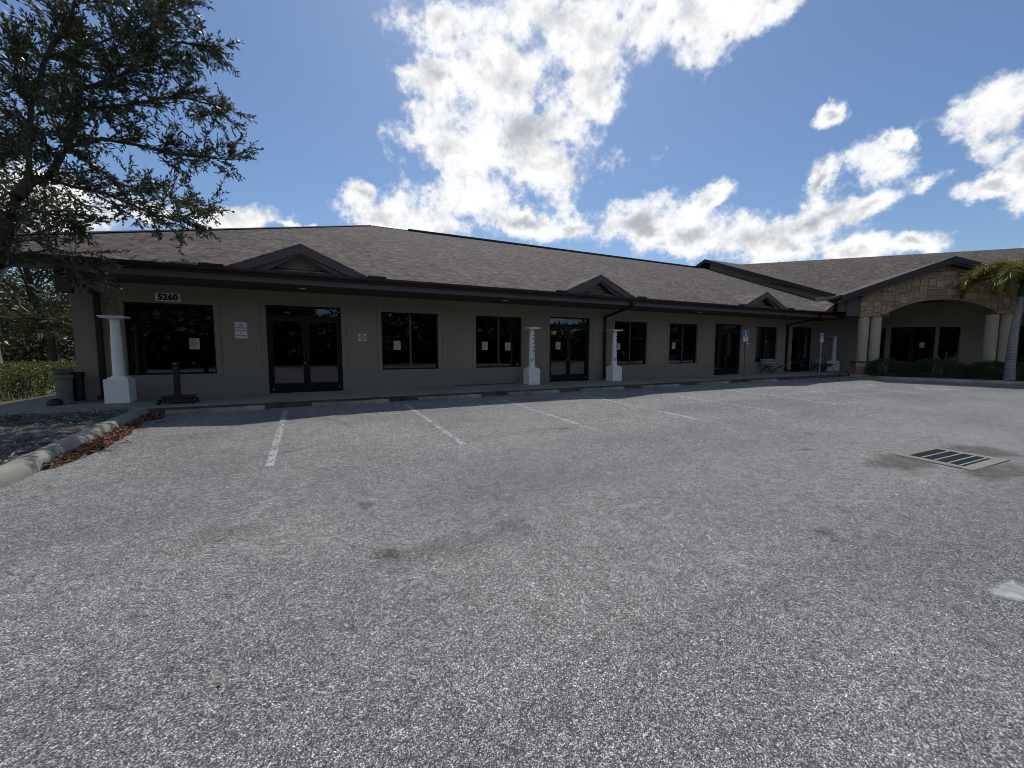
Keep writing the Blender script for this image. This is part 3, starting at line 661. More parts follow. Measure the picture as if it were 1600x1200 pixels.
b = MB(); b.box(-.4, 15, .5, T3, 3.80, 3.82); b.build('porch_ceiling', M['soffit'], B)
b = MB(); b.box(-.55, -.002, .05, 1.2, 2.95, 3.9); b.box(-.9, -.55, .1, .9, 3.2, 3.86); b.build('side_cornice_box', M['fascia'], B)
b = MB()
slabq = [(-.97, -.5, 3.98), (-.97, 9, 3.98), (3.3, 9, zg(3.3)), (3.3, -.5, zg(3.3))]
slab(b, slabq[::-1], [(y, (s + .97)*1.07) for s, y, z in slabq][::-1], .05)
slabq = [(7.57, -.5, 3.98), (3.3, -.5, zg(3.3)), (3.3, 9, zg(3.3)), (7.57, 9, 3.98)]
slab(b, slabq[::-1], [(y, (7.57 - s)*1.07) for s, y, z in slabq][::-1], .05); b.build('gable_roof', M['shingle'], B)
b = MB()
for sg in (0, 1):
    for (d0, d1, y0, y1) in ((.0, .26, -.54, -.50), (.20, .34, -.50, -.03)):
        f = (lambda s: s) if not sg else (lambda s: 6.6 - s)
        poly = [(f(-1.0), 3.97 - d1), (f(3.3), 3.98 + .378*4.27 - d1), (f(3.3), 3.98 + .378*4.27 - d0 - .0), (f(-1.0), 3.97 - d0)]
        if sg: poly = poly[::-1]
        b.prism_y(poly, y0 + sg*.001, y1 - sg*.001)
b.build('rake_board', M['trim'], B)
b = MB(); z0 = 8.15; sl = MS; tr = 12.5
tb = 2.3
f = [(-10, tb), (20, tb), (20, tr), (-5.5, tr)]
# main roof behind the gable; left end is cut along the valley with the long building
f = [(.75, 2.95), (22, 2.95), (22, tr), (-5.6, tr), (-5.6, 10.3)]
slab(b, [(s, t, z0 - sl*(tr - t)) for s, t in f], [(s, t*cs) for s, t in f], .05)
f = [(-5.6, tr), (22, tr), (22, 22), (-5.6, 22)]
slab(b, [(s, t, z0 + sl*(tr - t)) for s, t in f], [(s, t*cs) for s, t in f], .05); b.build('main_roof', M['shingle'], B)
b = MB(); b.box(7.57, 15, -.3, -.1, 3.95, 4.12); b.build('gutter', M['gutter'], B)
b = MB(); f = [(7.2, -.3), (15, -.3), (15, 3.6), (7.2, 3.6)]; slab(b, [(s, t, 4.12 + .3*(t + .3)) for s, t in f], f, .04); b.build('lower_roof', M['shingle'], B)
b = MB(); b.box(-1.12, -.98, -.5, 3.2, 3.84, 3.98)
b.tube([(-1.05, .2, 3.86), (-.95, .2, 3.72), (-.35, .1, 3.62), (-.06, .1, 3.5)], .05, 8); b.build('gutter_elbow', M['gutter'], B)
for s0 in (.05, .565, 5.05, 5.57, 9.6):
    b = MB(); b.lathe([(.225, .64), (.225, 2.9)], s0 + .225, .25, 28); b.build('porch_column', M['column'], B, smooth=True)
for (s0, s1) in ((-.06, 1.12), (4.97, 6.12), (9.4, 10.3)):
    b = MB(); 
    def sb(x0, x1, y0, y1, z0, z1):
        for q in ([(x0,y0,z0),(x1,y0,z0),(x1,y0,z1),(x0,y0,z1)], [(x1,y1,z0),(x0,y1,z0),(x0,y1,z1),(x1,y1,z1)]): b.face(q, [(x, z) for x, y, z in q])
        for q in ([(x0,y1,z0),(x0,y0,z0),(x0,y0,z1),(x0,y1,z1)], [(x1,y0,z0),(x1,y1,z0),(x1,y1,z1),(x1,y0,z1)]): b.face(q, [(y, z) for x, y, z in q])
        q = [(x0,y0,z1),(x1,y0,z1),(x1,y1,z1),(x0,y1,z1)]; b.face(q, [(x, y) for x, y, z in q])
    sb(s0, s1, -.04, .54, -.2, .58); pd = b.build('stone_pedestal', M['mortar'], B)
    b = MB(); ashlar(b, s0, s1, -.2, .58, [], lambda u, v, t: (u, -.04 - t, v), 9, mod=.12); ashlar(b, -.04, .54, -.2, .58, [], lambda u, v, t: (s0 - t, .5 - u, v), 10, mod=.12); b.build('stone_veneer', M['stones'], pd)
    b = MB(); b.box(s0 - .04, s1 + .04, -.08, .58, .581, .64); b.build('pedestal_cap', M['trim'], pd, bevel=.01)

# ------------------------------------------------------------------ wall signs and notices
def plate(name, label, cat, x, z, w, h, mat, y=-.012, group=None):
    t = thing(name, label, cat, (x, y, z), 0, group)
    b = MB(); b.box(-w/2, w/2, -.006, .0, -h/2, h/2); b.build('sign_plate' if 'sign' in name else 'sheet', M[mat], t, bevel=.002); return t
t = plate('number_sign', 'grey plate with bold black numbers 5260 above the leftmost window', 'number sign', -3.155, 2.58, .51, .205, 'platewhite', -.001)
text_mesh('numerals', '5260', .205, M['letter'], WM(0, -.0075, -.003), t, .0008, .013, 1.05, width=.42)
t = plate('warning_sign', 'white sign with a red text line on the wall left of the first doors', 'sign', -1.62, 1.775, .30, .455, 'signwhite', -.001)
for s, zz, hh, w, mt in (('NO', .135, .085, .10, 'letter'), ('SKATEBOARDING', .062, .05, .25, 'signred'), ('ROLLER BLADING', -.015, .042, .25, 'letter'), ('OR', -.083, .036, .045, 'letter'), ('BICYCLE RIDING', -.15, .045, .24, 'letter')):
    text_mesh('lettering', s, hh, M[mt], WM(0, -.0075, zz), t, .0006, .002, width=w)
b = MB()
for (x0, x1, z0, z1) in ((-.146, .146, .215, .222), (-.146, .146, -.222, -.215), (-.146, -.139, -.215, .215), (.139, .146, -.215, .215)): b.box(x0, x1, -.0075, -.006, z0, z1)
b.build('border', M['signred'], t)
t = plate('fire_sign', 'small white square sign with a red cross emblem right of the first doors', 'sign', 1.52, 1.62, .225, .22, 'signwhite', -.001)
def disc(b, r, y, n=32, lob=0.0, k=4, r0=0.0):
    pts = [(r*(1 + lob*math.cos(k*a))*math.cos(a), y, r*(1 + lob*math.cos(k*a))*math.sin(a)) for a in [2*PI*i/n for i in range(n)]]
    b.face(pts)
b = MB(); disc(b, .088, -.0070, 48, .12, 4); disc(b, .038, -.0082, 24); b.build('red_emblem', M['signred'], t)
b = MB(); disc(b, .055, -.0076, 24); disc(b, .016, -.0088, 16); b.build('emblem_ring', M['signwhite'], t)
def notice(x, z, label, w=.22, h=.29, y=.110, name='paper_notice', par=None, mat='paper', rz=0, loc=None):
    t = thing(name, label, 'notice', loc if loc else (x, y, z), rz, 'paper notices on the glass' if mat == 'paper' else None)
    b = MB(); b.box(-w/2, w/2, -.003, -.001, -h/2, h/2); b.build('sheet', M[mat], t)
    b = MB()
    for k in range(9):
        ww = w*.38*random.uniform(.6, 1); b.box(-w*.4, -w*.4 + 2*ww, -.0036, -.003, h*.38 - k*h*.09, h*.38 - k*h*.09 + h*.03)
    b.build('printed_lines', M['ink'], t); return t
notice(-2.69, 1.40, 'white paper notice inside the wide window left of the first doors')
notice(2.59, 1.38, 'white paper notice in the window right of the red cross emblem sign')
notice(5.66, 1.375, 'paper notice in the left pane of the window just left of a lettered white column')
notice(6.57, 1.36, 'paper notice in the right pane of the window just left of a lettered white column')
notice(8.76, 1.40, 'white paper notice on the second double doors, below the yellow sticker')
notice(11.78, 1.37, 'paper notice in the window directly behind the right lettered column')
notice(15.05, 1.42, 'paper notice in the window showing a white appliance inside')
notice(8.555, 1.895, 'small yellow notice in the upper left corner of the second double doors', w=.2, h=.13, mat='yellow', name='yellow_notice')
p = BL(4.15, T3 + .108); notice(0, 0, 'paper notice on the dark doors under the stone arch', rz=-PI/4, loc=(p[0], p[1], 1.5))
b = MB(); b.box(-.36, .36, -.2, .2, 0, .36)
u = thing('air_conditioner', 'white boxy air conditioner seen low behind the glass right of the right lettered column', 'appliance', (15.02, .45, .62))
b.build('case', M['acunit'], u, bevel=.02)
b = MB()
for k in range(9): b.box(-.31, .31, -.206, -.2, .06 + k*.028, .072 + k*.028)
b.build('louvre', M['ink'], u)
b = MB(); b.box(-.3, .3, -.18, .18, -.62, -.002); b.build('stand', M['dark'], u)

# ------------------------------------------------------------------ white columns
def white_column(x, label, lettered, mat):
    t = thing('white_column', label, 'column', (x, -.63, 0), 0, 'short white decorative columns along the sidewalk')
    b = MB(); b.box(-.225, .225, -.225, .225, 0.0, .03); b.box(-.222, .222, -.222, .222, .03, .565); b.build('pedestal', M[mat], t, bevel=.008)
    b = MB(); b.box(-.165, .165, -.165, .165, .566, .60); b.lathe([(.135, .60), (.14, .615), (.135, .63), (.118, .635)], n=24); b.build('shaft_base', M[mat], t, smooth=False)
    b = MB(); b.lathe([(.112, .636), (.110, .9), (.104, 1.3), (.094, 1.7), (.088, 1.86), (.094, 1.865), (.094, 1.878), (.087, 1.883), (.087, 1.945)], n=28); b.build('shaft', M[mat], t, smooth=True)
    b = MB(); b.lathe([(.088, 1.946), (.12, 1.965), (.16, 1.975)], n=24); b.box(-.215, .215, -.215, .215, 1.976, 2.005); b.box(-.235, .235, -.235, .235, 2.006, 2.025); b.build('capital', M[mat], t, bevel=.003)
    if lettered:
        ang = math.radians(12)
        for k, ch in enumerate('ARCADIA'):
            z = 1.75 - k*.138; r = .112 - (z - .636)/1.3*.026
            o = text_mesh('letter', ch, .105, M['letter'], Matrix.Translation((0, -r - .003, z)) @ Matrix.Rotation(PI/2, 4, 'X'), t, .002, .004)
            o.rotation_euler = (0, 0, ang)
        z = .86; b = MB()
        for a in range(10):
            th = PI*.15 + a*PI*1.7/9
            for s in (-1, 1):
                x0 = .042*math.cos(th); z0 = .06*math.sin(th)
                b.face([(x0, -.1125, z + z0), (x0*1.3 + .008*s, -.1128, z + z0*1.1 + .012), (x0*1.15, -.1125, z + z0 + .02)])
        b.tube([(.042*math.cos(PI*.15 + a*PI*1.7/12), -.1105, z + .06*math.sin(PI*.15 + a*PI*1.7/12)) for a in range(13)], .005, 5)
        o = b.build('wreath_emblem', M['letter'], t); o.rotation_euler = (0, 0, math.radians(-28))
        text_mesh('letter', 'S', .07, M['letter'], Matrix.Translation((0, -.113, z - .01)) @ Matrix.Rotation(PI/2, 4, 'X'), t, .002, .003).rotation_euler = (0, 0, math.radians(-20))
    return t
white_column(-4.02, 'clean white column on a square block at the left end of the building', False, 'white')
white_column(7.17, 'white column with vertical black lettering just left of the second double doors', True, 'dirtwhite')
white_column(10.94, 'white column with vertical black lettering beside the downspout right of the second doors', True, 'dirtwhite')
white_column(27.12, 'far white column behind the right-hand green bench in the corner', False, 'dirtwhite')

# ------------------------------------------------------------------ wheel stops
stops = [(-1.86, -2.31, .0, 'wheel stop nearest the planter and the brown fallen leaves'), (.95, -2.34, .01, 'wheel stop in front of the first double doors'),
 (3.58, -2.30, -.01, 'wheel stop in front of the window right of the red cross emblem sign'), (6.33, -2.27, .015, 'wheel stop in front of the window just left of the lettered column'),
 (9.0, -2.31, 0.0, 'wheel stop in front of the second double doors'), (11.68, -2.38, .0, 'wheel stop in front of the right lettered column and its window'),
 (14.68, -2.30, .01, 'wheel stop in front of the wall left of the third doors'), (17.75, -2.40, .0, 'wheel stop at the foot of the left blue parking sign')]
def stop_mesh(seed):
    rnd = random.Random(seed); b = MB(); N = 22; rows = []
    for i in range(N + 1):
        x = -.915 + 1.83*i/N; e = 0.012*rnd.uniform(-1, 1)
        k = .93 if i in (0, N) else 1
        chip = .03 if rnd.random() < .08 else 0
        rows.append([(x, -.078, .0), (x, (-.074 + e*.3)*k, .055), (x, (-.055)*k + e*.3, .098 + e*.4 - chip), (x, .055*k, .10 + e*.4), (x, .076*k, .05), (x, .078, 0)])
    for r, s in zip(rows, rows[1:]):
        for k in range(5): b.face([r[k], s[k], s[k+1], r[k+1]])
    b.face(rows[0][::-1]); b.face(rows[-1]); return b
for i, (x, y, rz, lab) in enumerate(stops):
    o = stop_mesh(i).build('wheel_stop', M['stop']); o.location = (x, y - .03, gz(y - .03) - .004); o.rotation_euler = (0, 0, rz)
    tag(o, 'worn concrete ' + lab, 'wheel stop', 'concrete wheel stops in front of the sidewalk')

# ------------------------------------------------------------------ accessible parking signs
def park_sign(x, label, postmat, tilt):
    t = thing('parking_sign', label, 'sign', (x, -2.03, 0), 0, 'blue accessible parking signs')
    b = MB(); b.box(-.02, .02, -.015, .015, -.0, 2.05); b.build('post', M[postmat], t)
    b = MB(); b.box(-.155, .155, -.022, -.017, 1.80, 2.06); p = b.build('blue_plate', M['signblue'], t)
    b = MB()
    for (x0, x1, z0, z1) in ((-.155, .155, 2.045, 2.06), (-.155, -.143, 1.80, 2.045), (.143, .155, 1.80, 2.045)): b.box(x0, x1, -.0235, -.022, z0, z1)
    b.build('border', M['signwhite'], p)
    b = MB(); n = 20; cx, cz = -.005, 1.885; pts = []
    for i in range(n):
        a = PI*.75 + 1.55*PI*i/(n - 1); pts.append((cx + .052*math.cos(a), -.0245, cz + .052*math.sin(a)))
    b.tube(pts, .008, 5); b.tube([(-.03, -.0245, 2.0), (-.022, -.0245, 1.925), (.03, -.0245, 1.918), (.055, -.0245, 1.845), (.075, -.0245, 1.845)], .010, 5)
    b.tube([(-.026, -.0245, 1.965), (.02, -.0245, 1.96)], .008, 5); pts = [(-.03 + .017*math.cos(a), -.0252, 2.018 + .017*math.sin(a)) for a in [2*PI*k/12 for k in range(12)]]; b.face(pts)
    b.build('wheelchair_symbol', M['signwhite'], p)
    b = MB(); b.box(-.15, .15, -.021, -.017, 1.60, 1.798); p = b.build('white_plate', M['signwhite'], t)
    for s, z, w in (('PARKING BY', 1.765, .2), ('DISABLED', 1.725, .17), ('PERMIT', 1.685, .13), ('ONLY', 1.645, .09)): text_mesh('lettering', s, .04, M['signblue'], WM(0, -.0215, z), p, .0005, .001, width=w)
    return t
t = park_sign(17.02, 'blue accessible parking sign on a leaning dark post at the last wheel stop', 'post', 0); t.rotation_euler = (0, math.radians(-1.4), 0)
b = MB(); b.box(-.06, .06, -.021, -.017, -.03, .03); o = b.build('small_plate', M['platewhite'], t); o.location = (.17, 0, 1.50); o.rotation_euler = (0, .25, 0)
park_sign(22.9, 'blue accessible parking sign on a pale post in front of the right-hand bench', 'post2', 0)

# ------------------------------------------------------------------ benches
def bench(x, y, label):
    t = thing('park_bench', label, 'bench', (x, y, 0), 0, 'green slatted benches')
    W = .70
    for z, yy in ((.50, .185), (.575, .205), (.65, .225), (.725, .245)):
        b = MB(); b.hexa([(-W, yy, z - .026), (W, yy, z - .026), (W, yy + .022, z - .026), (-W, yy + .022, z - .026)], [(-W, yy + .012, z + .026), (W, yy + .012, z + .026), (W, yy + .034, z + .026), (-W, yy + .034, z + .026)]); b.build('back_slat', M['teal'], t)
    for k, yy in enumerate((-.24, -.165, -.09, -.015, .06)):
        b = MB(); b.box(-W, W, yy, yy + .055, .415 + (.006 if k == 0 else 0), .438 + (.006 if k == 0 else 0)); b.build('seat_slat', M['teal'], t)
    for sx in (-.56, .56):
        b = MB()
        b.tube([(sx, -.30, .0), (sx, -.25, .12), (sx, -.12, .27), (sx, .02, .36), (sx, .14, .40), (sx, .20, .50), (sx, .25, .76)], .022, 6)
        b.tube([(sx, .34, .0), (sx, .28, .14), (sx, .14, .28), (sx, -.02, .35), (sx, -.16, .39), (sx, -.24, .408)], .022, 6)
        b.tube([(sx, -.26, .404), (sx, .13, .404)], .016, 6)
        b.build('iron_leg', M['iron'], t)
    return t
bench(21.75, -.45, 'green slatted bench with black iron legs under the window left of the last downspout')
bench(26.35, -.52, 'green slatted bench with black iron legs in front of the far white column')

# ------------------------------------------------------------------ things by the left end
t = thing('urn_planter', 'grey fluted cast urn with a wide shallow bowl left of the building corner', 'planter', (-5.06, -.42, 0))
b = MB(); b.lathe([(.16, 0), (.16, .03), (.14, .05), (.132, .08), (.145, .56), (.165, .58), (.175, .64), (.16, .66), (.14, .665)], n=36, flute=.05); b.build('pedestal', M['urn'], t)
b = MB(); b.lathe([(.08, .666), (.12, .70), (.16, .74), (.185, .785), (.20, .80), (.185, .80), (.15, .755)], n=30); b.build('bowl', M['urn'], t, smooth=True)
t = thing('refuse_bin', 'black round refuse bin between the cast urn and the building corner', 'bin', (-4.99, -.02 - .22, 0))
t.location = (-4.885, -.24, 0)
b = MB(); b.lathe([(.09, .03), (.10, .05), (.105, .62)], n=20); b.build('body', M['black'], t)
b = MB(); b.lathe([(.12, .622), (.125, .64), (.125, .70), (.11, .72), (.08, .725)], n=20); b.build('rim', M['black'], t)
t = thing('garden_bowl', 'black domed bowl lying upside down at the foot of the cast urn', 'bowl', (-5.14, -.66, 0))
b = MB(); b.lathe([(.125, .0), (.13, .02), (.125, .07), (.10, .12), (.06, .145), (.02, .15)], n=24); b.build('shell', M['black'], t, smooth=True)
b = MB(); b.lathe([(.14, .0), (.14, .012), (.135, .018)], n=24); b.build('rim', M['black'], t)
t = thing('loose_brick', 'red brick lying on the ground beside the black bin', 'brick', (-4.80, -.52, 0), .3)
b = MB(); b.box(-.10, .10, -.045, .045, 0, .06); b.build('brick_body', M['brickred'], t, bevel=.004)
t = thing('podium_stand', 'black post on a dark red wheeled base in front of the leftmost window', 'stand', (-2.75, -1.45, 0))
b = MB(); b.box(-.27, .27, -.21, .21, .06, .145); b.box(-.31, .31, -.25, .25, .146, .17); b.build('base', M['redbase'], t, bevel=.004)
for (x, y) in ((-.29, -.2), (.29, -.2), (-.29, .2), (.29, .2)):
    b = MB(); b.lathe([(.05, -.03), (.058, -.015), (.058, .015), (.05, .03)], n=14); o = b.build('wheel', M['black'], t); o.location = (x + (.02 if x > 0 else -.02), y, .058); o.rotation_euler = (0, PI/2, .3 if x > 0 else -.2)
b = MB(); b.box(-.062, .048, -.05, .05, .166, .90); b.build('post', M['black'], t, bevel=.006)
b = MB(); b.box(-.075, .06, -.07, .06, .901, .95); hd = b.build('post_head', M['black'], t, bevel=.006)
b = MB(); b.box(-.045, .035, -.073, -.070, .915, .925); b.build('label_strip', M['paper'], hd)

# ------------------------------------------------------------------ fallen leaves and litter
def in_poly(x, y, P):
    c = False; n = len(P)
    for i in range(n):
        x0, y0 = P[i]; x1, y1 = P[(i+1) % n]
        if (y0 > y) != (y1 > y) and x < (x1-x0)*(y-y0)/(y1-y0) + x0: c = not c
    return c
PL = [(-3.09, -6.35), (-2.93, -6.2), (-2.80, -5.4), (-2.80, -4.5), (-2.90, -3.6), (-2.98, -3.1), (-2.72, -2.75), (-2.80, -2.26), (-3.09, -2.26)]
pts = []
while len(pts) < 3600:
    x = random.uniform(-3.1, -2.55); y = random.uniform(-6.4, -2.25)
    if in_poly(x, y, PL) or random.random() < .012: 
        edge = (x + 3.09)/.3
        pts.append((x, y, gz(y) + random.uniform(.006, .05*(1.1 - min(1, edge)) + .012)))
P = np.array(pts); n = len(P); D = unit(np.stack([RNG.normal(size=n), RNG.normal(size=n), RNG.normal(size=n)*.25], 1)); N = unit(np.stack([RNG.normal(size=n)*.5, RNG.normal(size=n)*.5, np.ones(n)], 1))
tag(leaf_mesh('fallen_leaves', P, D, N, RNG.uniform(.035, .075, n), RNG.uniform(.02, .035, n), M['deadleaf']), 'drift of brown fallen leaves in the gutter along the planter curb', 'leaves', kind='stuff')
n = 9000; x = -3.4 - RNG.random(n)**1.5*7; y = RNG.uniform(-8.5, -2.15, n); z = np.array([gz(q) for q in y]) + .135 + RNG.uniform(-.03, .035, n)
D = unit(np.stack([RNG.normal(size=n), RNG.normal(size=n), RNG.normal(size=n)*.3], 1)); N = unit(np.stack([RNG.normal(size=n)*.6, RNG.normal(size=n)*.6, np.ones(n)], 1))
tag(leaf_mesh('bed_litter', np.stack([x, y, z], 1), D, N, RNG.uniform(.04, .12, n), RNG.uniform(.012, .035, n), M['litter']), 'grey twigs and dry leaves littering the planter bed', 'litter', kind='stuff')
for (x, y) in ((-.1, -11.9), (1.6, -9.4), (-1.9, -4.2), (3.2, -8.1)):
    P = np.array([[x, y, gz(y) + .008]]); 
n = 26; x = RNG.uniform(-2.5, 6, n); y = RNG.uniform(-11.8, -3.0, n); z = np.array([gz(q) + .007 for q in y])
D = unit(np.stack([RNG.normal(size=n), RNG.normal(size=n), np.zeros(n)], 1)); N = unit(np.stack([RNG.normal(size=n)*.3, RNG.normal(size=n)*.3, np.ones(n)], 1))
tag(leaf_mesh('stray_leaves', np.stack([x, y, z], 1), D, N, RNG.uniform(.03, .05, n), .02, M['deadleaf']), 'single brown leaves scattered over the open parking lot', 'leaves', kind='stuff')

# ------------------------------------------------------------------ oak at the left
LIMBS = {
'trunk': [(-4.35, -5.95, -.2), (-4.2, -5.93, .3), (-3.95, -5.86, 1.1), (-3.68, -5.78, 1.9), (-3.52, -5.7, 2.35), (-3.44, -5.6, 2.87), (-3.37, -5.5, 3.25), (-3.27, -5.4, 3.5)],
'a' : [(-3.27, -5.4, 3.5), (-3.12, -5.3, 3.61), (-2.94, -5.2, 4.1), (-2.84, -5.0, 4.74), (-2.87, -5.0, 4.97), (-2.57, -4.8, 5.3), (-2.1, -4.6, 5.83), (-1.71, -4.4, 6.37), (-1.27, -4.2, 6.58)] ,
'b' : [(-2.94, -5.2, 4.1), (-2.65, -4.9, 4.41), (-2.18, -4.6, 4.51), (-1.68, -4.3, 4.59), (-1.09, -4.1, 4.73)] ,
'c' : [(-3.12, -5.3, 3.61), (-2.87, -5.4, 3.52), (-2.51, -5.5, 3.46), (-1.96, -5.5, 3.23), (-1.45, -5.4, 3.17)] ,
'd' : [(-3.27, -5.4, 3.5), (-3.17, -5.6, 3.8), (-3.02, -5.8, 4.3), (-2.78, -6.0, 4.86), (-2.44, -6.2, 5.35), (-2.17, -6.4, 5.88)] ,
'e' : [(-3.02, -5.8, 4.3), (-2.99, -6.2, 4.53), (-3.14, -6.4, 4.71)] ,
'f' : [(-2.57, -4.8, 5.3), (-2.2, -4.7, 6.09), (-1.86, -4.5, 6.72), (-1.69, -4.4, 7.14)] ,
'g' : [(-2.78, -6.0, 4.86), (-2.39, -5.7, 5.32), (-1.97, -5.4, 5.89), (-1.81, -5.4, 6.29)] ,
'h' : [(-2.84, -5.0, 4.74), (-2.43, -4.5, 5.14), (-1.93, -4.1, 5.63), (-1.33, -3.8, 5.77), (-1.32, -3.6, 5.7)] ,
'i' : [(-3.43, -5.6, 2.87), (-3.11, -5.8, 3.02), (-2.83, -5.9, 2.99), (-2.6, -5.9, 2.9)] ,
'j' : [(-3.49, -5.7, 2.28), (-3.16, -5.9, 2.47), (-2.83, -6.0, 2.53), (-2.59, -6.0, 2.47), (-2.45, -5.9, 2.17)] ,
'k' : [(-3.55, -5.7, 2.43), (-3.18, -6.1, 2.54), (-2.85, -6.2, 2.64), (-2.57, -6.2, 2.61)] ,
'l' : [(-2.94, -5.2, 4.1), (-3.3, -4.6, 4.74), (-3.63, -4.0, 5.42), (-3.58, -3.4, 6.48)] ,
'm' : [(-3.17, -5.6, 3.8), (-3.62, -5.0, 4.12), (-4.19, -4.4, 4.44)] ,
'n' : [(-2.94, -5.2, 4.1), (-2.78, -4.8, 4.02), (-2.61, -4.4, 3.91), (-2.2, -4.1, 3.98), (-1.53, -3.8, 3.84)],
'o' : [(-3.68, -5.78, 1.9), (-4.3, -6.0, 2.9), (-5.1, -6.3, 3.8), (-5.8, -6.2, 4.6)],
'p' : [(-3.44, -5.6, 2.87), (-4.2, -5.2, 3.9), (-4.9, -4.6, 5.0)] }
CS = (0.0, -13.4, 1.25); KS = 1.29
LIMBS = {k: [tuple(CS[i] + (p[i] - CS[i])*KS for i in range(3)) for p in v] for k, v in LIMBS.items()}
LIMBS['trunk'] = [(-5.35, -3.95, -.15), (-5.3, -3.93, .4), (-5.1, -3.85, 1.3)] + LIMBS['trunk'][3:]
RAD = {'trunk': (.16, .085), 'a': (.06, .015), 'b': (.04, .01), 'c': (.035, .008), 'd': (.045, .015), 'o': (.05, .015), 'p': (.045, .015), 'h': (.035, .008), 'n': (.03, .008), 'l': (.035, .01)}
oak = thing('oak_tree', 'leaning live oak with small dark leaves overhanging the left end of the roof', 'tree', (-5.35, -3.95, -.15))
def off(p, o): return (p[0]-o[0], p[1]-o[1], p[2]-o[2])
OB = (-5.35, -3.95, -.15)
def grow(limbs, rads, per_m, tl, org, seed, keys_skip=('trunk',), droop=0.0, leaf_step=.022, LL=(.045, .075), LW=(.014, .022), sub=2):
    rnd = random.Random(seed); trunk = MB(); br = MB(); LP = []; LD = []
    def rl(): return LL
    for k, pts in limbs.items():
        r0, r1 = rads.get(k, (.022, .006)); n = len(pts)
        sm = []
        for i in range(n - 1):
            a, c = Vector(pts[i]), Vector(pts[i+1])
            for q in range(3): sm.append(a.lerp(c, q/3) + Vector((rnd.uniform(-1, 1), rnd.uniform(-1, 1), rnd.uniform(-1, 1)))*(.012 if 0 < i + q else 0))
        sm.append(Vector(pts[-1])); m = len(sm)
        (trunk if k == 'trunk' else br).tube([off(p, org) for p in sm], [r0 + (r1 - r0)*i/(m - 1) for i in range(m)], 10 if k == 'trunk' else 6)
        if k in keys_skip: continue
        acc = 0; per_k = per_m*{'j': .45, 'k': .3, 'i': .6, 'c': .8, 'b': .85, 'n': .8, 'd': .7, 'l': .6}.get(k, 1)
        for i in range(m - 1):
            seg = sm[i+1] - sm[i]; cnt = seg.length*per_k*(0.5 + 1.0*i/m)
            acc += cnt
            while acc > 0:
                acc -= 1; p = sm[i] + seg*rnd.random(); d = seg.normalized()
                rv = Vector((rnd.gauss(0, 1), rnd.gauss(0, 1), rnd.gauss(0, .75))).normalized(); td = (d*.7 + rv*.9 + Vector((0, 0, -droop))).normalized(); L = tl*rnd.uniform(.4, 1.15)
                tips = [(p, td, L, .006)]
                for _ in range(sub):
                    f = rnd.uniform(.25, .8); td2 = (td + Vector((rnd.gauss(0, 1), rnd.gauss(0, 1), rnd.gauss(0, .7)))*.55).normalized(); tips.append((p + td*L*f, td2, L*rnd.uniform(.35, .65), .004))
                for (q, dd, l, r) in tips:
                    bend = Vector((rnd.gauss(0, .1), rnd.gauss(0, .1), rnd.gauss(0, .08)))
                    mid = q + dd*l*.5 + bend*l*.3; end = q + dd*l + bend*l
                    br.tube([off(q, org), off(mid, org), off(end, org)], [r, r*.7, r*.35], 3)
                    c = int(l/leaf_step); 
                    for j in range(c):
                        f = (j + rnd.random())/c
                        if f < .12: continue
                        w = q.lerp(mid, f*2) if f < .5 else mid.lerp(end, f*2 - 1)
                        LP.append(off(w, org)); LD.append(dd + Vector((rnd.gauss(0, 1), rnd.gauss(0, 1), rnd.gauss(0, .8)))*.62)
            
    return trunk, br, np.array(LP), unit(np.array([tuple(v) for v in LD]))
tr_, br_, LP, LD = grow(LIMBS, RAD, 24, .66, OB, 3, leaf_step=.021, sub=4)
tr_.build('trunk', M['bark'], oak, smooth=True); br_.build('branches', M['bark'], oak)
n = len(LP); N = unit(RNG.normal(size=(n, 3)) + np.array([0, 0, 1.2]))
leaf_mesh('crown', LP, LD, N, RNG.uniform(.07, .125, n), RNG.uniform(.022, .038, n), M['oakleaf'], oak)

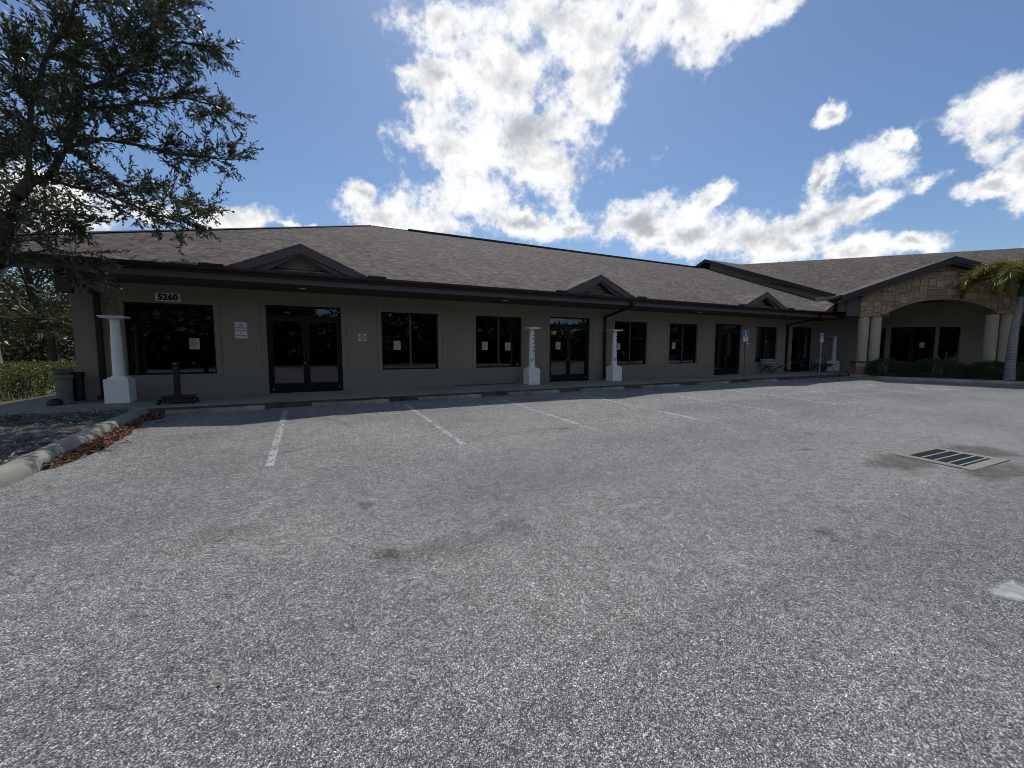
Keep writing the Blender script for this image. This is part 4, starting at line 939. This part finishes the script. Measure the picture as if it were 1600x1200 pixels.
# ------------------------------------------------------------------ leafy masses
def crown_cloud(center, rad, nclump, nleaf, seed, clump_r=.5, flat=.8):
    r = np.random.default_rng(seed); C = []
    for _ in range(nclump):
        v = r.normal(size=3); v /= np.linalg.norm(v); rr = r.uniform(.45, 1.0)
        C.append(np.array(center) + v*np.array(rad)*rr)
    C = np.array(C); k = r.integers(0, nclump, nleaf); v = r.normal(size=(nleaf, 3)); v = unit(v)*(r.random((nleaf, 1))**.4)
    cr = clump_r*r.uniform(.6, 1.3, nclump)[k][:, None]
    P = C[k] + v*cr*np.array([1, 1, flat]); D = unit(v + r.normal(size=(nleaf, 3))*.7 + np.array([0, 0, -.2])); N = unit(r.normal(size=(nleaf, 3)) + np.array([0, 0, .8]))
    return P, D, N, C
def tree(name, x, y, h, cr, label, seed, group, mat='woodleaf', trad=.16, nleaf=5000, leaf=.2, nclump=26, lean=(0, 0), crown_z=.66, tmat='bark', ch=.36):
    t = thing(name, label, 'tree', (x, y, -.06), 0, group); rnd = random.Random(seed)
    top = (lean[0], lean[1], h*.72); b = MB()
    b.tube([(0, 0, 0), (lean[0]*.3 + rnd.uniform(-.1, .1), lean[1]*.3, h*.25), (lean[0]*.7, lean[1]*.7 + rnd.uniform(-.1, .1), h*.5), top], [trad*1.3, trad, trad*.8, trad*.4], 9)
    P, D, N, C = crown_cloud((lean[0], lean[1], h*crown_z), (cr, cr, h*ch), nclump, nleaf, seed, cr*.36)
    b.build('trunk', M[tmat], t, smooth=True); b = MB()
    for c in C[:: max(1, len(C)//12)]:
        f = rnd.uniform(.35, .9); s = (top[0]*f, top[1]*f, top[2]*f); m = ((s[0]+c[0])/2, (s[1]+c[1])/2, (s[2]+c[2])/2 - .1); b.tube([s, m, tuple(c)], [trad*.35, trad*.2, .02], 5)
    b.build('limbs', M[tmat], t)
    n = len(P); leaf_mesh('crown', P, D, N, np.random.default_rng(seed).uniform(.6, 1.2, n)*leaf, np.random.default_rng(seed+1).uniform(.3, .55, n)*leaf, M[mat], t); return t
G = 'trees in the woods left of the building'
tree('woodland_tree', -9.55, 6.4, 9.5, 2.2, 'thick grey trunk flaring at the base at the left edge behind the hedge', 21, G, trad=.34, nleaf=4200, leaf=.16, tmat='palmbark', crown_z=.72, ch=.28)
tree('woodland_tree', -11.3, 14.2, 10.5, 2.6, 'slender straight trunk standing against the gap of sky left of the building corner', 22, G, trad=.15, nleaf=4200, leaf=.2, lean=(-.5, 0), crown_z=.7, ch=.3)
tree('woodland_tree', -14.6, 12.0, 9.0, 3.0, 'bushy tree with reddish leaves over the hedge at the left edge', 23, G, nleaf=5000, leaf=.2)
tree('woodland_tree', -9.0, 19.0, 7.0, 2.6, 'rounded dark tree filling the gap just left of the building corner', 24, G, nleaf=5000, leaf=.2, crown_z=.55, ch=.42)
tree('woodland_tree', -13.0, 22.0, 8.5, 3.2, 'wide dark tree low behind the slender trunk', 25, G, nleaf=5600, leaf=.22, crown_z=.5, ch=.45)
tree('woodland_tree', -18.5, 24.0, 11.0, 4.0, 'tall tree deep in the woods at the far left edge', 26, G, nleaf=6000, leaf=.26)
tree('woodland_tree', -7.9, 26.0, 9.0, 2.8, 'thin-crowned tree rising beside the building corner far behind', 27, G, nleaf=4500, leaf=.22)
# understorey
P, D, N, C = crown_cloud((-13, 19, 1.6), (9, 10, 3.4), 260, 60000, 31, 1.15)
k = P[:, 2] > -.05; n = int(k.sum()); r_ = np.random.default_rng(5)
tag(leaf_mesh('undergrowth', P[k], D[k], N[k], r_.uniform(.14, .32, n), r_.uniform(.06, .13, n), M['woodleaf']), 'tangled dark undergrowth filling the woods behind the left hedge', 'undergrowth', kind='stuff')
# palmetto fan palm behind the urn
t = thing('palmetto', 'drooping fan palm with grey-green fronds behind the cast urn', 'palm', (-9.2, 9.5, -.05))
b = MB(); b.tube([(0, 0, 0), (.05, 0, 1.2), (0, .05, 2.2)], [.16, .14, .12], 9); b.build('trunk', M['bark'], t)
LPp = []; LDp = []
for k in range(26):
    a = random.uniform(0, 2*PI); e = random.uniform(-.5, .9); d = Vector((math.cos(a)*math.cos(e), math.sin(a)*math.cos(e), math.sin(e))); c = Vector((0, .05, 2.2)) + d*random.uniform(.5, .9)
    for j in range(16):
        q = (d + Vector((random.gauss(0, .5), random.gauss(0, .5), random.gauss(0, .3) - .35))).normalized(); LPp.append(tuple(c)); LDp.append(tuple(q))
LPp = np.array(LPp); LDp = np.array(LDp); n = len(LPp); leaf_mesh('fronds', LPp, LDp, unit(RNG.normal(size=(n, 3)) + [0, 0, 1]), RNG.uniform(.45, .75, n), .035, M['woodleaf'], t)

# hedges
def box_leaves(x0, x1, y0, y1, z0, z1, n, seed, lumps=.08):
    r = np.random.default_rng(seed); u = r.random((n, 3)); f = r.integers(0, 5, n)
    s = 1 - r.random(n)**2*.28
    u[:, 0] = np.where(f == 0, 1 - s, np.where(f == 1, s, u[:, 0])); u[:, 1] = np.where(f == 2, 1 - s, np.where(f == 3, s, u[:, 1])); u[:, 2] = np.where(f == 4, s, u[:, 2])
    P = np.stack([x0 + (x1-x0)*u[:, 0], y0 + (y1-y0)*u[:, 1], z0 + (z1-z0)*u[:, 2]], 1)
    w = np.sin(P[:, 0]*5.3 + 1.3*seed)*np.cos(P[:, 1]*4.7 + seed); P[:, 2] += w*lumps; cx = (x0+x1)/2; cy = (y0+y1)/2
    P[:, 0] += (P[:, 0]-cx)*.08*w; P[:, 1] += (P[:, 1]-cy)*.12*w; P += r.normal(size=P.shape)*.025
    out = P - np.array([cx, cy, (z0+z1)/2 - .2]); D = unit(unit(out) + r.normal(size=P.shape)*.8); N = unit(r.normal(size=P.shape) + np.array([0, 0, .8])); return P, D, N
def hedge(name, label, x, y, rz, w, d, h, n, seed, mat, leaf, group=None, stems=True, round_=0.0):
    t = thing(name, label, 'hedge' if name == 'hedge' else 'shrub', (x, y, -.06), rz, group)
    P, D, N = box_leaves(-w/2, w/2, -d/2, d/2, h*.04, h, n, seed)
    if round_:
        k = np.minimum(1, (np.abs(P[:, 0])/(w/2))**4); P[:, 2] -= k*round_*h*np.clip(P[:, 2]/h, 0, 1)
    r = np.random.default_rng(seed); leaf_mesh('foliage', P, D, N, r.uniform(.6, 1.3, len(P))*leaf, r.uniform(.3, .5, len(P))*leaf, M[mat], t)
    b = MB(); rnd = random.Random(seed)
    for _ in range(int(w*d*16) + 8):
        a = (rnd.uniform(-w/2, w/2)*.85, rnd.uniform(-d/2, d/2)*.8); b.tube([(a[0], a[1], -.05), (a[0] + rnd.uniform(-.12, .12), a[1] + rnd.uniform(-.12, .12), h*.5), (a[0] + rnd.uniform(-.25, .25), a[1] + rnd.uniform(-.25, .25), h*.9)], [.012, .009, .004], 4)
    b.build('stems', M['bark'], t); return t
hedge('hedge', 'sunlit yellow-green clipped hedge along the walk left of the building', -7.55, 1.6, -.08, 1.7, 4.4, .88, 9000, 41, 'hedgeleaf', .07)
hedge('hedge', 'looser hedge stretch continuing behind the clipped one towards the woods', -8.1, 6.4, -.1, 1.6, 4.2, .82, 6000, 42, 'hedgeleaf', .08)
b = MB()
G = 'dark clipped shrubs in front of the stone porch'
for (s0, s1, h, lab, sd) in ((.25, 1.70, .80, 'dark rounded shrub at the foot of the left pair of cream columns', 51), (1.84, 3.62, .80, 'dark rounded shrub in front of the porch doors, middle of the row', 52), (3.95, 6.3, .70, 'long low dark shrub beneath the right pair of cream columns', 53), (6.6, 8.4, .68, 'low dark shrub at the far right edge past the cream columns', 54)):
    p = BL((s0 + s1)/2, -.72); hedge('shrub', lab, p[0], p[1], -PI/4, s1 - s0, .85, h, int(5200*(s1 - s0)), sd, 'shrubleaf', .055, G, round_=.35)
# airy shrub with pale arching stems before the porch window
p = BL(3.55, -.15); t = thing('airy_shrub', 'airy plant with pale arching leaves in front of the porch window', 'plant', (p[0], p[1], -.05)); b = MB(); LPp = []; LDp = []
for k in range(22):
    a = random.uniform(0, 2*PI); L = random.uniform(.3, .62); e = Vector((math.cos(a)*L, math.sin(a)*L, random.uniform(.75, 1.25))); m = Vector((e.x*.4, e.y*.4, e.z*.7)); b.tube([(0, 0, 0), m, e], [.008, .006, .003], 4)
    for j in range(12):
        f = .3 + .7*j/12; q = m.lerp(e, (f - .3)/.7); LPp.append(tuple(q)); LDp.append(tuple((e.normalized()*.5 + Vector((random.gauss(0, 1), random.gauss(0, 1), random.gauss(0, .6)))).normalized()))
b.build('stems', M['palmbark'], t); n = len(LPp); leaf_mesh('leaves', np.array(LPp), np.array(LDp), unit(RNG.normal(size=(n, 3)) + [0, 0, 1]), .10, .022, M['litter'], t)

# ------------------------------------------------------------------ palm at the right
p = BL(5.15, -1.25)
pb = (p[0], p[1], -.1); pl = thing('feather_palm', 'palm with a smooth grey trunk and yellow-green feathery fronds in front of the stone gable', 'palm', pb)
dx = Vector((c45, -c45, 0)); 
b = MB(); tp = [(0, 0, 0), tuple(dx*-.02 + Vector((0, 0, .8))), tuple(dx*-.0 + Vector((0, 0, 2.0))), tuple(dx*.07 + Vector((0, 0, 3.0))), tuple(dx*.12 + Vector((0, 0, 3.7)))]
b.tube(tp, [.185, .165, .14, .115, .10], 16); b.build('trunk', M['palmbark'], pl, smooth=True)
b = MB()
for k in range(26):
    z = .25 + k*.13; r = .187 - z*.0235 ; c = dx*(-.02 + .0 if z < 1.5 else (z - 1.8)*.06); b.lathe([(r - .004, z), (r + .002, z + .006), (r - .004, z + .012)], c.x, c.y, 16)
b.build('trunk_rings', M['bark'], pl)
b = MB(); b.tube([tuple(dx*.12 + Vector((0, 0, 3.65))), tuple(dx*.14 + Vector((0, 0, 4.0))), tuple(dx*.17 + Vector((0, 0, 4.35)))], [.11, .12, .07], 12); b.build('crownshaft', M['shrubleaf'], pl, smooth=True)
top = dx*.17 + Vector((0, 0, 4.42))
for k in range(20):
    a = 2*PI*k/20 + random.uniform(-.12, .12) + .35; el = random.uniform(.75, 1.4); L = random.uniform(2.2, 3.0); hd = Vector((math.cos(a), math.sin(a), 0)); pts = []
    ang = el; q = top.copy(); ns = 16
    for j in range(ns + 1):
        pts.append(q.copy()); q = q + (hd*math.cos(ang) + Vector((0, 0, math.sin(ang))))*L/ns; ang -= (.155 if el > .7 else .12)
    b = MB(); b.tube(pts, [.022*(1 - .85*j/ns) for j in range(ns + 1)], 5); fr = b.build('frond', M['palmleaf'], pl)
    LPp = []; LDp = []; NN = []; sd = hd.cross(Vector((0, 0, 1)))
    for j in range(1, ns):
        for w in range(44):
            base = pts[j].lerp(pts[j+1], w/44); fwd = (pts[j+1] - pts[j]).normalized(); s = 1 if w % 2 else -1; env = math.sin(PI*min(1, (j + w/44)/ns))**.4*random.uniform(.7, 1.1)
            dd = (sd*s*random.uniform(.6, 1) + fwd*.75 + Vector((random.gauss(0, .35), random.gauss(0, .35), random.gauss(-.45, .45)))).normalized(); LPp.append(tuple(base)); LDp.append(tuple(dd)); NN.append(.50*env + .08)
    n = len(LPp); leaf_mesh('leaflets', np.array(LPp), np.array(LDp), unit(RNG.normal(size=(n, 3)) + [0, 0, 1.5]), np.array(NN), .024, M['palmleaf'], fr)

# trees across the lot (they are what the dark windows mirror)
proto = None
for k, (x, y, h) in enumerate([(-30, -36, 11), (-21, -39, 12), (-12, -35, 10), (-4, -38, 12.5), (6, -36, 10), (15, -40, 12), (24, -36, 10.5), (45, -38, 12), (58, -36, 13), (74, -40, 14)]):
    side = ['at its far left end', 'second from its left end', 'third from its left end', 'fourth from its left end', 'fifth from its left end', 'fifth from its right end', 'fourth from its right end', 'third from its right end', 'second from its right end', 'at its far right end'][k]
    lab = 'broad dark tree in the row across the parking lot, ' + side
    if proto is None:
        proto = tree('lot_tree', x, y, 11, 4.6, lab, 71, 'row of trees across the parking lot', nleaf=5000, leaf=.95, nclump=50, crown_z=.50, ch=.50); proto.location.z = -.5
    else:
        c = copy_thing(proto, (x, y, -.5), k*1.1, lab); c.scale = (h/11,)*3

P, D, N, C = crown_cloud((45, -42, 1.0), (95, 2.5, 3.0), 640, 42000, 91, 2.0)  # out-of-view foliage added to darken window reflections and cut low sky light
k = P[:, 2] > -.5; n = int(k.sum()); r_ = np.random.default_rng(6)
tag(leaf_mesh('thicket', P[k], D[k], N[k], r_.uniform(.6, 1.2, n), r_.uniform(.3, .6, n), M['shrubleaf']), 'unseen dark thicket added under the row of trees across the parking lot', 'thicket', kind='stuff')
# ------------------------------------------------------------------ sky
CL = [(0.2404, 0.7682, 0.5933, -0.9334, -0.0768, -0.36, 0.0909, 0.0515), (0.4287, 0.6757, 0.5997, -0.9267, 0.0492, -0.5285, 0.1258, 0.0653), (0.5258, 0.6316, 0.5698, -0.9604, 0.1094, -0.618, 0.1449, 0.0754), (0.6254, 0.533, 0.5698, -0.9644, 0.0138, -0.8554, 0.1181, 0.0448), (0.6814, 0.4668, 0.5637, -0.9719, -0.0102, -0.9772, 0.0648, 0.0344), (0.3782, 0.7573, 0.5325, -1.0093, -0.0, -0.4632, 0.1309, 0.0753), (0.2516, 0.8087, 0.5317, -1.0085, -0.0731, -0.3477, 0.0767, 0.0428), (0.4324, 0.7766, 0.4582, -1.0947, 0.0183, -0.4986, 0.1377, 0.0799), (0.2993, 0.857, 0.4195, -1.1359, 0.0914, -0.2936, 0.1285, 0.0687), (0.4832, 0.7821, 0.3936, -1.1661, 0.0327, -0.5394, 0.1417, 0.0758), (0.3296, 0.8829, 0.3345, -1.2295, -0.0335, -0.3692, 0.1709, 0.0628), (0.2393, 0.9258, 0.2925, -1.2734, -0.0596, -0.2712, 0.1354, 0.0491), (0.5156, 0.6735, 0.5297, -0.9432, -0.446, -0.9566, 0.0903, 0.0865), (0.1101, 0.9388, 0.3265, -1.2361, -0.1109, -0.1552, 0.0362, 0.0337), (0.1491, 0.9474, 0.2833, -1.2825, -0.0859, -0.1816, 0.0707, 0.0356), (0.4273, 0.8556, 0.2921, -1.2744, -0.0, -0.4631, 0.1376, 0.0399), (0.5543, 0.7852, 0.2761, -1.2908, 0.0405, -0.603, 0.0987, 0.04), (0.6515, 0.706, 0.2777, -1.2883, -0.0876, -0.7707, 0.1205, 0.0575), (0.7413, 0.628, 0.2369, -1.3304, 0.0983, -0.8439, 0.1415, 0.0604), (0.8148, 0.5349, 0.2235, -1.3435, 0.126, -0.9608, 0.1246, 0.0595), (0.8507, 0.4659, 0.2434, -1.2777, -0.5688, -1.2308, 0.0668, 0.0461), (0.7449, 0.5879, 0.3154, -1.2424, -0.2104, -0.9737, 0.0593, 0.025), (0.8631, 0.4352, 0.2561, -1.3045, -0.2312, -1.1662, 0.0512, 0.0372), (0.8404, 0.4477, 0.3054, -1.185, -0.6242, -1.3144, 0.0358, 0.0304), (0.8818, 0.3547, 0.3109, -1.2437, 0.2553, -1.1029, 0.0464, 0.0462), (0.9091, 0.3195, 0.2673, -1.2937, -0.2142, -1.2932, 0.0371, 0.0229), (0.8898, 0.3831, 0.2479, -1.3183, -0.1214, -1.1955, 0.0582, 0.0264), (0.9135, 0.2384, 0.3296, -1.2137, 0.3395, -1.1919, 0.0449, 0.0518), (0.9139, 0.2078, 0.3488, -1.1865, 0.3757, -1.1999, 0.0352, 0.0424), (0.9346, 0.2541, 0.2491, -1.3177, -0.1026, -1.3318, 0.0353, 0.023), (0.9386, 0.2132, 0.2711, -1.2824, 0.3071, -1.258, 0.0353, 0.0521), (0.8172, 0.4116, 0.4035, -1.1467, -0.1978, -1.1927, 0.0366, 0.021), (0.8776, 0.3354, 0.3424, -1.0976, 0.7208, -0.8799, 0.0288, 0.013), (0.8962, 0.4056, 0.1797, -1.3883, 0.1427, -1.1196, 0.0652, 0.0243), (0.931, 0.3209, 0.1739, -1.3958, 0.0512, -1.2298, 0.0574, 0.0208), (-0.1134, 0.9625, 0.2463, -1.3188, -0.1552, 0.0775, 0.0939, 0.0273), (-0.2497, 0.9385, 0.2385, -1.3249, -0.2014, 0.2099, 0.1059, 0.0402), (-0.3611, 0.9035, 0.2309, -1.3303, -0.2468, 0.3204, 0.0963, 0.0527), (-0.0209, 0.9677, 0.2514, -1.3146, -0.1274, -0.0117, 0.0308, 0.0121), (-0.4508, 0.8722, 0.1896, -1.3738, -0.2494, 0.4278, 0.0702, 0.048), (0.6332, 0.4697, 0.6152, -0.9014, 0.1304, -0.8301, 0.1628, 0.0432), (0.287, 0.6966, 0.6576, -0.8526, -0.0359, -0.4221, 0.1737, 0.0433), (0.9479, 0.143, 0.2846, -1.2609, 0.3679, -1.3064, 0.057, 0.0678), (0.9758, 0.1619, 0.1471, -1.4201, 0.1979, -1.3766, 0.0588, 0.0251), (0.676, 0.6918, 0.2539, -1.3132, 0.0787, -0.7531, 0.0786, 0.0518), (0.8531, 0.482, 0.1998, -1.3679, 0.1312, -1.0296, 0.0695, 0.035)]
W = bpy.data.worlds.new('World'); S.world = W; W.use_nodes = True; nt = W.node_tree; nt.nodes.clear()
SUN_EL, SUN_AZ = math.radians(55.8), math.radians(26)      # azimuth from +Y towards +X
out = nd(nt, 'ShaderNodeOutputWorld'); bg = nd(nt, 'ShaderNodeBackground'); bg.inputs[1].default_value = .108
sky = nd(nt, 'ShaderNodeTexSky', sky_type='NISHITA'); sky.sun_disc = False; sky.sun_elevation = SUN_EL; sky.sun_rotation = SUN_AZ
sky.air_density = 1.0; sky.dust_density = .6; sky.ozone_density = 2.5; sky.altitude = 0
dirv = nd(nt, 'ShaderNodeTexCoord').outputs['Generated']
nrm = nd(nt, 'ShaderNodeVectorMath', operation='NORMALIZE'); nt.links.new(dirv, nrm.inputs[0]); dirv = nrm.outputs[0]
wn = noise(nt, dirv, 12, 6, .65, 'Color'); wsub = nd(nt, 'ShaderNodeVectorMath', operation='SUBTRACT'); nt.links.new(wn, wsub.inputs[0]); wsub.inputs[1].default_value = (.5, .5, .5)
wsc = nd(nt, 'ShaderNodeVectorMath', operation='MULTIPLY_ADD'); nt.links.new(wsub.outputs[0], wsc.inputs[0]); wsc.inputs[1].default_value = (.10, .10, .08); nt.links.new(dirv, wsc.inputs[2]); wd = wsc.outputs[0]
field = None
for (cx, cy, cz, ex, ey, ez, sx, sy) in CL:
    mp = nd(nt, 'ShaderNodeMapping', vector_type='TEXTURE'); mp.inputs['Location'].default_value = (cx, cy, cz); mp.inputs['Rotation'].default_value = (ex, ey, ez); mp.inputs['Scale'].default_value = (sx, sy, .4)
    nt.links.new(wd, mp.inputs['Vector']); ln = nd(nt, 'ShaderNodeVectorMath', operation='LENGTH'); nt.links.new(mp.outputs[0], ln.inputs[0])
    v = math_(nt, 'SUBTRACT', 1.06, ln.outputs['Value'])
    field = v if field is None else math_(nt, 'SMOOTH_MAX', field, v, .35)
# scattered fair-weather cumulus everywhere outside the photographed quarter of sky
vd = nd(nt, 'ShaderNodeVectorMath', operation='DOT_PRODUCT'); nt.links.new(dirv, vd.inputs[0]); vd.inputs[1].default_value = (.446, .891, .25)
back = ramp(nt, vd.outputs['Value'], [(.0, 1.0), (.25, 0.0)])
gen = math_(nt, 'MULTIPLY', math_(nt, 'SUBTRACT', noise(nt, dirv, 2.6, 3, .5), .52), 5.0)
field = math_(nt, 'MAXIMUM', field, math_(nt, 'SUBTRACT', gen, math_(nt, 'MULTIPLY', math_(nt, 'SUBTRACT', 1.0, back), 5.0)))
def fb(co, sc, det=9, r=.62): return noise(nt, co, sc, det, r)
n1 = fb(dirv, 9); n2 = fb(mapv(nt, dirv, loc=(-.006, -.012, -.022)), 9)
n3 = fb(dirv, 26, 6, .65)
dens = math_(nt, 'ADD', field, math_(nt, 'MULTIPLY', math_(nt, 'SUBTRACT', n1, .5), 3.3))
dens = math_(nt, 'ADD', dens, math_(nt, 'MULTIPLY', math_(nt, 'SUBTRACT', n3, .5), .75))
dens = math_(nt, 'ADD', dens, math_(nt, 'MULTIPLY', math_(nt, 'SUBTRACT', fb(dirv, 60, 5, .6), .5), .5))
dens = math_(nt, 'ADD', dens, .02)
alpha = ramp(nt, dens, [(.02, 0.0), (.22, .22), (.42, .68), (.62, .93), (.9, 1.0)])
relief = math_(nt, 'MULTIPLY', math_(nt, 'SUBTRACT', n1, n2), 3.2)
thick = ramp(nt, math_(nt, 'ADD', math_(nt, 'MULTIPLY', field, .75), math_(nt, 'MULTIPLY', dens, .25)), [(.62, 0.0), (1.15, 1.0)])
lowm = ramp(nt, fb(mapv(nt, dirv, (1, 1, 1.3), loc=(.31, .17, .05)), 4.2, 3, .45), [(.38, 0.0), (.64, 1.0)])
shade = math_(nt, 'MULTIPLY', thick, math_(nt, 'ADD', math_(nt, 'MULTIPLY', lowm, .85), .15))
shade = math_(nt, 'SUBTRACT', shade, relief, clamp=True)
cc = ramp(nt, shade, [(0.0, (9.4, 9.4, 9.4)), (.3, (7.6, 7.7, 7.85)), (.65, (5.6, 5.8, 6.1)), (1.0, (4.3, 4.5, 4.85))])
skyc = nd(nt, 'ShaderNodeMix', data_type='RGBA', blend_type='MULTIPLY'); skyc.inputs[0].default_value = 1; nt.links.new(sky.outputs[0], skyc.inputs[6]); skyc.inputs[7].default_value = (.70, .80, .90, 1)
col = mixc(nt, alpha, skyc.outputs[2], cc)
nt.links.new(col, bg.inputs[0]); nt.links.new(bg.outputs[0], out.inputs[0])
W.cycles.sampling_method = 'MANUAL'; W.cycles.sample_map_resolution = 1024

sd = bpy.data.lights.new('sun', 'SUN'); sd.energy = 3.15; sd.angle = math.radians(.53); sd.color = (1.0, .96, .90)
so = link(bpy.data.objects.new('sun', sd)); sv = Vector((math.sin(SUN_AZ)*math.cos(SUN_EL), math.cos(SUN_AZ)*math.cos(SUN_EL), math.sin(SUN_EL)))
so.rotation_euler = sv.to_track_quat('Z', 'Y').to_euler(); so.location = (0, 0, 30)

# ------------------------------------------------------------------ camera
cam = bpy.data.cameras.new('camera'); cam.sensor_width = 36; cam.lens = 36*636.5/1600; cam.clip_end = 3000; cam.clip_start = .05
co = link(bpy.data.objects.new('camera', cam)); co.location = (0, -13.4, 1.25)
co.rotation_euler = (PI/2 - math.radians(4.849), 0, -math.radians(26.537)); S.camera = co
S.view_settings.view_transform = 'Standard'; S.view_settings.look = 'None'; S.view_settings.exposure = 0; S.view_settings.gamma = 1
S.render.engine = 'CYCLES'; S.cycles.max_bounces = 6; S.cycles.transparent_max_bounces = 12
S.cycles.use_denoising = True; S.cycles.denoiser = 'OPENIMAGEDENOISE'; S.cycles.denoising_input_passes = 'RGB_ALBEDO_NORMAL'; S.cycles.denoising_prefilter = 'ACCURATE'
S.cycles.pixel_filter_type = 'BLACKMAN_HARRIS'; S.cycles.filter_width = 1.0
